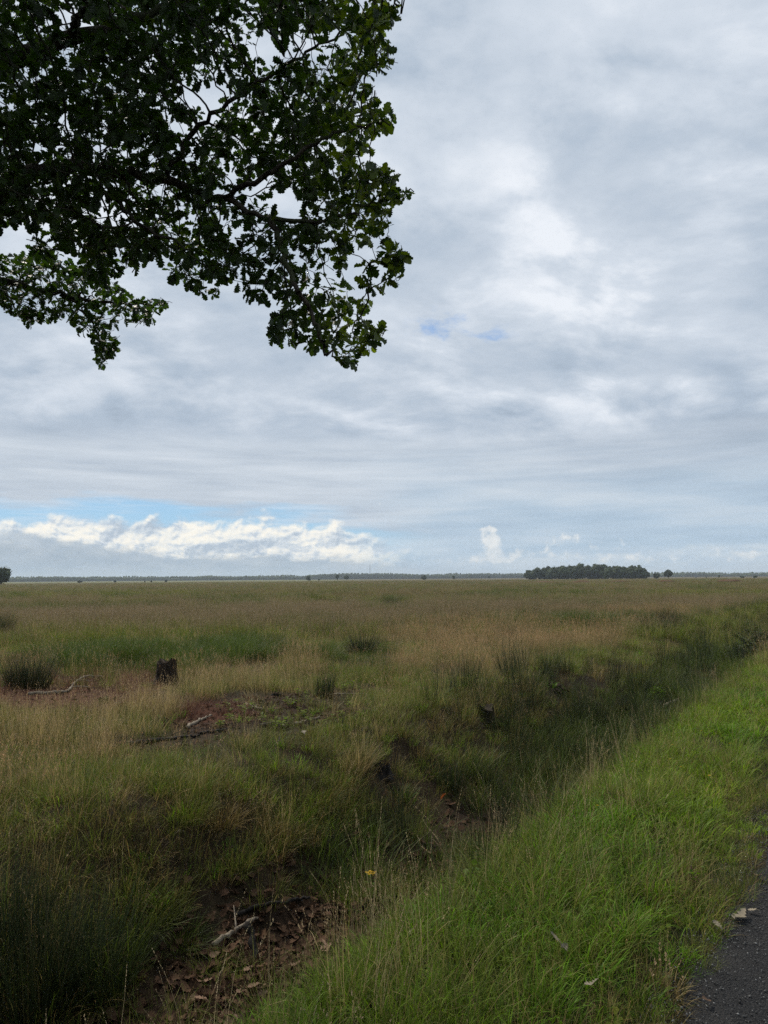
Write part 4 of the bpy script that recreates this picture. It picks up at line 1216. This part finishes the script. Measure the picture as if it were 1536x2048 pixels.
fallen('fallen_branch', [(58, 1390), (95, 1388), (134, 1384), (146, 1374, .02), (160, 1368, .07), (178, 1362, .07), (207, 1362, .05)], 0.026, 0.010, M_PALE, 'pale curved fallen branch on reddish ground at the left', side=[(0.45, 0.35, -0.15, 0.02), (0.62, 0.30, -0.10, 0.0)], seed=1)
fallen('fallen_branch', [(374, 1458), (392, 1448), (408, 1440), (424, 1434)], 0.020, 0.012, M_PALE, 'short pale stick at the left end of the bare patch', seed=2)
fallen('fallen_branch', [(522, 1452), (540, 1449), (552, 1450), (572, 1457)], 0.012, 0.007, M_PALE, 'thin bent pale stick at the front of the bare patch', seed=3)
fallen('fallen_branch', [(590, 1452), (612, 1444), (640, 1436)], 0.014, 0.008, M_PALE, 'thin grey stick at the right end of the bare patch', seed=4)
fallen('fallen_branch', [(400, 1470), (430, 1465), (455, 1462)], 0.018, 0.014, M_DARKWOOD, 'dark stick lying along the left of the bare patch', seed=5)
fallen('fallen_branch', [(492, 1410), (510, 1418), (524, 1421)], 0.016, 0.010, M_PALE, 'small pale stick in the middle of the bare patch', seed=6)
fallen('fallen_branch', [(250, 1492), (300, 1486), (360, 1478), (400, 1474)], 0.022, 0.014, M_DARKWOOD, 'long black rotting branch below the dry grass', seed=12)
fallen('fallen_branch', [(425, 1905), (455, 1885), (482, 1868), (515, 1852)], 0.017, 0.012, M_PALE, 'brown stick lying in the leafy ditch bottom', lift=0.05, side=[(0.6, -0.05, 0.16, 0.08)], seed=7)
fallen('fallen_branch', [(470, 1840), (520, 1825), (580, 1812), (620, 1806)], 0.015, 0.009, M_DARKWOOD, 'dark stick in the ditch behind the brown one', lift=0.04, seed=9)
fallen('charred_post', [(497, 1884, .10), (503, 1900, .05), (514, 1922, -.02)], 0.024, 0.022, M_DARKWOOD, 'short black charred piece of wood on the ditch leaves', cat='wood', seed=8)
fallen('fallen_branch', [(1330, 1418), (1345, 1411), (1362, 1404)], 0.030, 0.026, M_PALE, 'grey piece of wood lying on the right ditch slope', lift=0.06, seed=10)
fallen('fallen_branch', [(655, 1392), (690, 1390), (735, 1390)], 0.012, 0.006, M_PALE, 'thin pale stick at the back right of the bare patch', seed=11)

# ------------------------------------------------------------------ rush clumps and tussocks one can count
def clump(name, label, px, py, kind, h, spread, n, seed, cat='plant', group=None, lean=0.3, w=0.0042, bend=(0.0, 0.6), culms=0, off=(0, 0), head=0.016):
    random.seed(seed)
    mat = {'rush': G_RUSH, 'deep': G_DEEP, 'dry': G_DRY, 'olive': G_OLIVE, 'lush': G_LUSH, 'brown': G_BROWN}[kind]
    p = ground_at(px, py)
    o = empty(name, (p[0] + off[0], p[1] + off[1], float(height(p[0] + off[0], p[1] + off[1])))); tag(o, label, cat, group)
    link('blades', tuft_mesh('blades', mat, n, spread, (h * 0.45, h), w, lean, bend, 5, 0, droop=1.6), o)['kind'] = 'stuff'
    if culms:
        link('flower_stems', tuft_mesh('flower_stems', mat, 0, spread, (h, h), w, lean, bend, 4, culms, (h * 0.9, h * 1.3), head, 9, 0.5, 0.0028), o)['kind'] = 'stuff'
    link('dead_base', tuft_mesh('dead_base', G_BROWN, n // 4, spread * 1.1, (h * 0.15, h * 0.4), w, lean * 2, (0.4, 1.6), 4), o)['kind'] = 'stuff'
    return o
CL = [  # px, py, kind, height, spread, blades, lean, label
    (55, 1378, 'rush', .80, .30, 900, .36, 'large dark rush clump beside the fallen branch'),
    (-4, 1266, 'rush', 1.0, .45, 560, .3, 'dark rush clump cut by the left picture edge in the field'),
    (262, 1328, 'deep', .60, .30, 520, .45, 'deep green tussock behind the pale fallen branch'),
    (472, 1324, 'deep', .68, .32, 620, .45, 'bright deep green tussock right of the tall stump'),
    (395, 1318, 'deep', .36, .22, 300, .45, 'smaller green tussock between stump and brighter tussock'),
    (176, 1345, 'deep', .42, .28, 360, .45, 'green grass tussock between large rush clump and stump'),
    (725, 1308, 'rush', .72, .30, 620, .48, 'dark round tussock standing alone in the pinkish grass'),
    (650, 1396, 'rush', .50, .11, 230, .16, 'narrow upright rush tuft at the back of the bare patch'),
    (785, 1210, 'rush', .95, .55, 420, .4, 'small dark tussock far out near the field centre'),
    (1330, 1245, 'rush', .85, .50, 420, .5, 'dark tussock in the tan grass at the right'),
    (643, 1204, 'deep', .85, .45, 300, .4, 'tiny dark green tussock far out left of the field centre'),
    (1135, 1478, 'rush', .44, .18, 320, .26, 'dark rush clump in the ditch below the low peaty stump'),
    (1190, 1462, 'rush', .56, .18, 400, .22, 'tall upright dark rush clump in the middle of the ditch'),
    (1255, 1440, 'rush', .54, .18, 380, .24, 'tall dark rush clump farther along the ditch'),
    (1310, 1395, 'rush', .42, .20, 320, .28, 'bushy dark rush clump where the ditch narrows'),
    (1362, 1360, 'deep', .40, .22, 280, .26, 'dull green tussock near the far end of the ditch'),
    (1420, 1315, 'rush', .55, .22, 240, .18, 'upright rush tuft farthest along the ditch'),
    (900, 1585, 'rush', .44, .13, 220, .2, 'dark upright rushes on the ditch side behind the orange leaf'),
    (975, 1570, 'rush', .42, .15, 220, .24, 'dark rushes on the ditch side right of the orange leaf'),
    (1050, 1535, 'deep', .36, .17, 300, .5, 'dark green drooping tuft left of the dry ditch stalks'),
    (802, 1600, 'deep', .26, .09, 260, .5, 'small fresh green tuft below the black hollow stump'),
    (735, 1665, 'deep', .24, .12, 260, .6, 'green tuft hanging on the ditch slope above the yellow flower'),
    (360, 1885, 'deep', .26, .15, 320, .75, 'green drooping tuft above the leaf litter'),
    (300, 1845, 'olive', .30, .15, 320, .8, 'olive drooping tuft on the ditch slope beside the big rush'),
    (60, 2035, 'rush', .82, .22, 560, .24, 'big dark rush clump in the bottom left corner'),
    (190, 1990, 'rush', .66, .16, 420, .40, 'dark leaning rushes right of the corner rush clump'),
    (20, 1890, 'rush', .62, .18, 360, .2, 'dark rushes behind the corner rush clump'),
    (712, 1545, 'dry', .46, .13, 420, .42, 'golden dry tussock hanging over the ditch bank'),
    (440, 1650, 'brown', .26, .16, 300, .6, 'brown withered tussock on the ditch bank left of centre'),
    (370, 1640, 'olive', .26, .16, 320, .5, 'yellowish tussock at the top of the ditch bank left'),
    (640, 1615, 'olive', .30, .15, 340, .6, 'rounded olive tussock left of the black hollow stump'),
    (560, 1680, 'brown', .26, .14, 280, .7, 'grey brown tussock halfway down the ditch bank'),
    (1010, 1455, 'lush', .22, .10, 200, .5, 'light green tuft in front of the mossy stump'),
    (1000, 1720, 'olive', .22, .13, 260, .5, 'dull grass tuft on the verge above the light leafy sprig'),
    (1335, 1985, 'dry', .12, .07, 130, .8, 'straw yellow tuft at the crumbling path edge')]
for i, (px, py, kd, h_, sprd, n, ln, lab) in enumerate(CL):
    nm = 'rush_clump' if kd == 'rush' else 'grass_tussock'
    clump(nm, lab, px, py, kd, h_, sprd, n, 900 + i, 'rush' if kd == 'rush' else 'tussock', lean=ln, bend=(0.0, 0.5) if kd == 'rush' else (0.3, 1.3), w=0.0042 if kd == 'rush' else 0.0036, culms=10 if kd in ('dry', 'brown') else 0)
random.seed(77)
# moss cushion
M_MOSS, t_ = new_mat('moss'); mn = noise(pos(), 60.0, 4, 0.7); finish(principled(mixc(mn, (.06, .06, .008), (.16, .14, .02)), 0.95, 0.1, mn, 0.02, 1.0))
p = ground_at(925, 1368); V, F = ICO3
V2 = V * np.array([.12, .10, .06]) * (1 + 0.3 * (fbm(V[:, :1] * 3, V[:, 1:2] * 3 + V[:, 2:3], 3, 3) - 0.5))
tag(link('moss_cushion', mesh_np('moss_cushion', V2, F, [M_MOSS], None, True), None, p + (0, 0, .05)), 'yellow green moss cushion in the grass above the mossy stump', 'moss')

# ------------------------------------------------------------------ bramble at the right edge
def shrub(name, label, base, h, spread, stems, leaves, leafsz, seed, lmat, smat, cat='shrub'):
    rg = np.random.default_rng(seed)
    o = empty(name, base); tag(o, label, cat)
    B, D, Sz = [], [], []
    for s_ in range(stems):
        a = rg.uniform(0, 6.28); rr = spread * math.sqrt(rg.random())
        hh = h * rg.uniform(0.55, 1.05) * (1 - 0.35 * (rr / spread) ** 2)
        C = catmull([(rr * 0.3 * math.cos(a), rr * 0.3 * math.sin(a), -0.03), (rr * 0.7 * math.cos(a), rr * 0.7 * math.sin(a), hh * 0.6), (rr * 1.1 * math.cos(a + 0.2), rr * 1.1 * math.sin(a + 0.2), hh)], 5)
        g = Geo(); tube(g, C, np.linspace(0.006, 0.0025, len(C)), 5, 0.05); link('stem', g.mesh('stem', [smat]), o)
        for q in range(leaves):
            f = rg.uniform(0.2, 1.0); c = C[int(f * (len(C) - 1))]; d = rg.normal(0, 1, 3); d[2] = abs(d[2]) * 0.6
            B.append(c + rg.normal(0, 0.03, 3)); D.append(d); Sz.append(leafsz * rg.uniform(0.6, 1.2))
    B, D, Sz = map(np.array, (B, D, Sz))
    V, F = leaf_simple()
    P, FF, ra, ya = leaf_cloud('c', V * np.array([1.15, 1, 1]), F, B, rot_batch(D, rg.normal(0, 0.5, B.shape) + np.array([0, 0, 1.0])), Sz, rg.random(len(B)), np.clip(rg.random(len(B)) - 0.8, 0, 1), lmat)
    link('foliage', mesh_np('foliage', P, FF, [lmat], {'r': ra, 'y': ya}), o)['kind'] = 'stuff'
    return o
M_BRAM = oakleaf_mat('bramble_leaf', (.020, .028, .012), (.050, .060, .026), (.10, .05, .03), 0.2, 0.1)
M_SPRIG = oakleaf_mat('young_leaf', (.050, .090, .012), (.105, .155, .018), (.165, .160, .020), 0.4, 0.08)
M_STEM, t_ = new_mat('brown_stem'); finish(principled((.055, .030, .020), 0.8, 0.2))
M_GSTEM, t_ = new_mat('green_stem'); finish(principled((.060, .085, .020), 0.7, 0.2))
shrub('bramble_bush', 'grey green bramble bush at the right picture edge above the verge', ground_at(1528, 1318), 0.72, 0.62, 26, 34, 0.055, 1, M_BRAM, M_STEM)
shrub('bramble_bush', 'low straggling bramble at the far end of the ditch', ground_at(1470, 1322), 0.42, 0.42, 16, 22, 0.05, 3, M_BRAM, M_STEM)
shrub('leafy_sprig', 'light green broad leaved sprig in the verge grass', ground_at(932, 1800), 0.19, 0.05, 3, 6, 0.055, 4, M_SPRIG, M_GSTEM, 'plant')
shrub('leafy_sprig', 'yellowish leafy weed in the verge near the path edge', ground_at(1375, 1775), 0.11, 0.07, 5, 8, 0.028, 5, M_SPRIG, M_STEM, 'plant')
shrub('leafy_sprig', 'small spreading weed in the ditch mouth beside the grey wood', ground_at(1316, 1400), 0.30, 0.20, 9, 12, 0.05, 6, M_SPRIG, M_GSTEM, 'plant')

# seedlings on the bare patch
def seedling_mesh(seed):
    rg = np.random.default_rng(seed); g = Geo(); B, D, Sz = [], [], []
    n = rg.integers(8, 15)
    for i in range(n):
        a = rg.uniform(0, 6.28); z = rg.uniform(0.02, 0.10)
        B.append((0.01 * math.cos(a), 0.01 * math.sin(a), z)); D.append((math.cos(a), math.sin(a), rg.uniform(0.0, 0.7))); Sz.append(rg.uniform(0.03, 0.065))
    V, F = leaf_simple()
    P, FF, ra, ya = leaf_cloud('c', V, F, np.array(B), rot_batch(np.array(D), np.tile([0, 0, 1.0], (n, 1))), np.array(Sz), rg.random(n), rg.random(n) * 0.7, M_SPRIG)
    return mesh_np('leaves', P, FF, [M_SPRIG], {'r': ra, 'y': ya})
g = Geo(); tube(g, [(0, 0, -.02), (.003, 0, .05), (0, .003, .11)], [.003, .0025, .0015], 5); SEED_STEM = g.mesh('stem', [M_GSTEM])
SEEDS = [seedling_mesh(i) for i in range(5)]
cnt = 0
for q in range(400):
    px, py = random.uniform(430, 800), random.uniform(1362, 1462)
    p = ground_at(px, py)
    if masks(p[0:1], p[1:2])['bare'][0] < 0.12: continue
    o = empty('seedling', p, random.random() * 6.28); s_ = random.uniform(0.6, 1.1); o.scale = (s_,) * 3
    link('leaves', SEEDS[cnt % 5], o); link('stem', SEED_STEM, o)
    tag(o, 'small yellow green leafy seedling on the bare dark patch', 'seedling', 'seedlings sprouting on the bare patch'); cnt += 1
    if cnt >= 60: break

# ------------------------------------------------------------------ flowers
M_PETAL, t_ = new_mat('yellow_petal'); finish(leafy((.62, .40, .01), 0.3, 0.6, 0.2))
M_DISC, t_ = new_mat('flower_disc'); finish(principled((.35, .17, .01), 0.8, 0.1))
def flower_head(parent, loc, r, n=9):
    g = Geo()
    for k in range(n):
        a = k * 6.283 / n; c, s_ = math.cos(a), math.sin(a)
        g.add(np.array([(0, 0, 0), (r * .6 * c - r * .2 * s_, r * .6 * s_ + r * .2 * c, r * .15), (r * c, r * s_, r * .05), (r * .6 * c + r * .2 * s_, r * .6 * s_ - r * .2 * c, r * .15)]), [(0, 1, 2), (0, 2, 3)])
    me = g.mesh('petals', [M_PETAL])
    o = link('petals', me, parent, loc)
    g = Geo(); tube(g, [(0, 0, 0), (0, 0, r * .22)], [r * .34, r * .25], 7)
    link('flower_disc', g.mesh('flower_disc', [M_DISC]), o)
    o.rotation_euler = (random.uniform(-.5, .2), random.uniform(-.4, .4), 0)
    return o
p = ground_at(742, 1800)
rw = empty('ragwort', p); tag(rw, 'yellow ragwort in flower at the edge of the ditch', 'flower')
g = Geo(); tube(g, catmull([(0, 0, -.03), (.01, .0, .12), (0, .01, .20)], 4), 0.0028, 5); link('stem', g.mesh('stem', [M_GSTEM]), rw)
for k in range(11):
    a = k * 2.4; rr = .012 * math.sqrt(k); flower_head(rw, (rr * math.cos(a), rr * math.sin(a), .205 - rr * .25), .013)
B = np.array([(0, 0, .04 + .02 * k) for k in range(8)]); D = np.array([(math.cos(k * 2.4), math.sin(k * 2.4), .4) for k in range(8)])
V, F = leaf_simple(); P, FF, ra, ya = leaf_cloud('c', V, F, B, rot_batch(D, np.tile([0, 0, 1.], (8, 1))), np.full(8, .05), np.full(8, .4), np.zeros(8), M_SPRIG)
link('leaves', mesh_np('leaves', P, FF, [M_SPRIG], {'r': ra, 'y': ya}), rw)
for px, py in ((1461, 1495), (1404, 1469), (1346, 1497), (1341, 1526), (1363, 1542), (1265, 1531), (1518, 1388), (1526, 1423), (1283, 1425), (1196, 1620), (885, 1752), (1420, 1560)):
    p = ground_at(px, py + 18); H = .02 + 18 / FPX * float(np.linalg.norm(p - CP))
    o = empty('buttercup', p); tag(o, 'small yellow flower standing singly in the verge grass', 'flower', 'yellow flowers scattered in the verge')
    g = Geo(); tube(g, [(0, 0, -.02), (.004, .003, H * .6), (0, 0, H)], 0.0014, 4); link('stem', g.mesh('stem', [M_GSTEM]), o)
    flower_head(o, (0, 0, H), .012, 6)

# ------------------------------------------------------------------ fallen leaves
def deadleaf_mat(name, c0, c1, rough=0.7):
    m, t = new_mat(name); n1 = noise(pos(), 25.0, 3, 0.6)
    f = obj_random() * 0.7 + 0.6
    finish(leafy(mixc(1.0, mixc(n1, c0, c1), vec(f, f, f), 'MULTIPLY'), 0.12, 0.85, 0.06)); return m
M_DEAD = deadleaf_mat('dead_oak_leaf', (.040, .023, .014), (.115, .068, .042))
M_DEADP = deadleaf_mat('pale_dead_leaf', (.17, .145, .10), (.31, .27, .21), 0.5)
M_DEADT = deadleaf_mat('tan_dead_leaf', (.15, .095, .062), (.25, .165, .115), 0.6)
M_ORANGE = deadleaf_mat('orange_dead_leaf', (.48, .13, .035), (.60, .20, .06))
def dead_meshes(mat, n=4):
    out = []
    for k in range(n):
        V, F = leaf_template(0.10 + 0.10 * k, -0.3 + 0.25 * k, seed=60 + k, jag=0.06)
        V = V.copy(); V[:, 2] += 0.10 * np.sin(V[:, 1] * 5 + k) + 0.05
        out.append(mesh_np('fallen_leaf', V - np.array([0, .5, 0]), F, [mat]))
    return out
DEAD, DEADP, DEADT = dead_meshes(M_DEAD), dead_meshes(M_DEADP), dead_meshes(M_DEADT)
# the litter carpet
n = 26000
ss, uu = RNG.uniform(-4.2, -2.1, n), RNG.uniform(-0.5, 9.5, n)
dens = np.exp(-((ss + 3.1) / 0.65) ** 2) * (1 - 0.85 * sm(uu, 3.0, 6)) * (0.5 + 0.5 * sm(fbm(ss * 1.5, uu * 1.5, 501, 3), 0.35, 0.6))
keep = RNG.random(n) < dens; ss, uu = ss[keep], uu[keep]
x_, y_ = xy(ss, uu)
n = len(x_)
P = np.stack([x_, y_, height(x_, y_) + RNG.uniform(0.004, 0.03, n)], -1)
sz = RNG.uniform(0.06, 0.11, n)
rot = np.stack([RNG.normal(0, .45, n), RNG.normal(0, .45, n), RNG.uniform(0, 6.283, n)], -1)
scatter('leaf_litter', 'brown dead oak leaves carpeting the ditch bottom', 'litter', DEAD, P, rot, np.stack([sz] * 3, -1))
# leaf and bark crumbs on the bare patch
n = 15000
cx, cy = RNG.uniform(-6, 3, n), RNG.uniform(6.5, 13, n)
mm = masks(cx, cy); keep = RNG.random(n) < np.maximum(mm['bare'], mm['red'] * 0.25) * 0.8
cx, cy = cx[keep], cy[keep]; n = len(cx)
P = np.stack([cx, cy, height(cx, cy) + RNG.uniform(0.002, 0.02, n)], -1); sz = RNG.uniform(0.03, 0.075, n)
scatter('bark_litter', 'brown leaf and bark crumbs on the bare patch', 'litter', DEAD, P, np.stack([RNG.normal(0, .4, n), RNG.normal(0, .4, n), RNG.uniform(0, 6.283, n)], -1), np.stack([sz] * 3, -1))
k = 0
for q in range(70):                             # the lighter leaves one can pick out
    s_, u_ = random.gauss(-3.15, 0.30), random.uniform(0.7, 3.9)
    x0, y0 = xy(s_, u_)
    o = link('fallen_leaf', DEADT[q % 4], None, (x0, y0, float(height(x0, y0)) + 0.04)); o.rotation_euler = (random.gauss(0, .35), random.gauss(0, .35), random.random() * 6.28)
    o.scale = (random.uniform(.06, .095),) * 3
    tag(o, 'light tan oak leaf lying on the darker ditch litter', 'leaf', 'tan leaves on the ditch litter')
for px, py, sz_, rz, mats_, lift, lab in (
        (1482, 1843, .105, 2.2, DEADP, .03, 'pale lobed dead leaf lying on the asphalt'),
        (1508, 1833, .05, 1.2, DEADP, .025, 'small pale leaf scrap beside the lobed leaf on the asphalt'),
        (1436, 1866, .055, .4, DEADP, .03, 'small pale leaf at the grass and asphalt edge'),
        (1415, 2016, .045, 1.9, DEADT, .03, 'tiny brown leaf on the asphalt near the bottom edge'),
        (1112, 1925, .075, .7, DEADP, .085, 'pale withered leaf caught in the verge grass'),
        (1130, 1945, .065, 2.4, DEADP, .10, 'second pale withered leaf below the first in the verge grass'),
        (1186, 2036, .055, 1.5, DEADP, .12, 'pale leaf in the grass at the bottom edge'),
        (558, 1511, .11, 1.0, DEADP, .15, 'pale dead leaf in the grass above the ditch bank'),
        (608, 1497, .09, .2, DEADP, .15, 'small pale leaf right of the other on the ditch bank'),
        (1515, 1762, .07, 2.7, DEADT, .03, 'reddish leaf at the path edge by the right picture edge')):
    p = ground_at(px, py)
    o = link('fallen_leaf', mats_[int(px) % 4], None, p + np.array([0, 0, lift])); o.scale = (sz_,) * 3; o.rotation_euler = (random.gauss(0, .3), random.gauss(0, .3), rz)
    tag(o, lab, 'leaf')
V, F = leaf_template(0.9, 0.3, seed=90); V = V * np.array([.35, 1, 1])
p = at(893, 1586, float(np.linalg.norm(ground_at(893, 1600) - CP)) - 0.12)
o = link('orange_leaf', mesh_np('orange_leaf', V, F, [M_ORANGE]), None, p); o.scale = (.085,) * 3; o.rotation_euler = (R(-50), R(30), R(55))
tag(o, 'bright orange leaf blade hanging on a stalk in the ditch', 'leaf')

# ------------------------------------------------------------------ tall dry stalks leaning along the ditch lip
n = 80
ss = -2.25 + RNG.normal(0, 0.25, n); uu = RNG.uniform(1.0, 9.5, n)
ss2 = -1.75 + RNG.normal(0, 0.30, 45); uu2 = RNG.uniform(1.4, 5.5, 45)
ss, uu = np.concatenate([ss, ss2]), np.concatenate([uu, uu2]); n = len(ss)
x_, y_ = xy(ss, uu)
P = np.stack([x_, y_, height(x_, y_)], -1); sz = RNG.uniform(0.45, 0.85, n)
scatter('dry_stalks', 'tall dry grass stalks with drooping heads along the ditch', 'grass', T['stalk'], P, np.stack([RNG.normal(0, .16, n), RNG.normal(0, .16, n), RNG.uniform(0, 6.283, n)], -1), np.stack([sz] * 3, -1))
# broad-leaved weeds low in the verge
n = 150
ss, uu = RNG.uniform(-2.0, -0.8, n), RNG.uniform(0.6, 9.0, n)
keep = fbm(ss * 2.2, uu * 2.2, 611, 3) > 0.47; ss, uu = ss[keep], uu[keep]; n = len(ss)
x_, y_ = xy(ss, uu); P = np.stack([x_, y_, height(x_, y_)], -1); sz = RNG.uniform(0.35, 0.8, n)
scatter('verge_weeds', 'low broad leaved weeds mixed into the verge grass', 'weeds', SEEDS, P, np.stack([RNG.normal(0, .2, n), RNG.normal(0, .2, n), RNG.uniform(0, 6.283, n)], -1), np.stack([sz] * 3, -1))
# loose chippings on the path
peb = []
for k in range(4):
    V, F = ico(1); rg = np.random.default_rng(700 + k)
    V = V * np.array([1, .8, .6]) * (1 + .25 * rg.normal(0, 1, (len(V), 1)))
    m, t = new_mat('chipping'); c_ = (.025, .04, .07, .17)[k]
    f = obj_random() * 0.6 + 0.6; finish(principled(mixc(1.0, (c_, c_, c_ * .97), vec(f, f, f), 'MULTIPLY'), 0.7, 0.4)); peb.append(mesh_np('chipping', V, F, [m]))
n = 26000
ss, uu = EDGE_ROAD + 2.2 * RNG.random(n) ** 1.5 - 0.1, RNG.uniform(0.8, 7.0, n)
x_, y_ = xy(ss, uu); P = np.stack([x_, y_, np.full(n, 0.012)], -1); sz = RNG.uniform(.0015, .0045, n) * np.where(RNG.random(n) < .06, 1.7, 1)
scatter('chippings', 'grey stone chippings bedded in the asphalt', 'gravel', peb, P, RNG.uniform(0, 6.283, (n, 3)), np.stack([sz] * 3, -1))

# ------------------------------------------------------------------ haze: the damp air between here and the far wood
m_haze = bpy.data.materials.new('haze'); m_haze.use_nodes = True
S.tree = m_haze.node_tree; S.tree.nodes.clear()
pv = S.tree.nodes.new('ShaderNodeVolumePrincipled')
pv.inputs['Color'].default_value = (.78, .88, 1.0, 1); pv.inputs['Density'].default_value = HAZE_D
ho = S.tree.nodes.new('ShaderNodeOutputMaterial'); S.tree.links.new(pv.outputs[0], ho.inputs['Volume'])
HX, Z0, Z1 = 5600.0, float(gz.min()) - 1.2, 45.0
V = np.array([(sx * HX, sy * HX, z) for z in (Z0, Z1) for sy in (-1, 1) for sx in (-1, 1)])
F = np.array([(0, 2, 3, 1), (4, 5, 7, 6), (0, 1, 5, 4), (2, 6, 7, 3), (0, 4, 6, 2), (1, 3, 7, 5)])
haze = link('haze', mesh_np('haze', V, F, [m_haze])); tag(haze, 'thin bluish damp air over the heath', 'haze', kind='stuff')
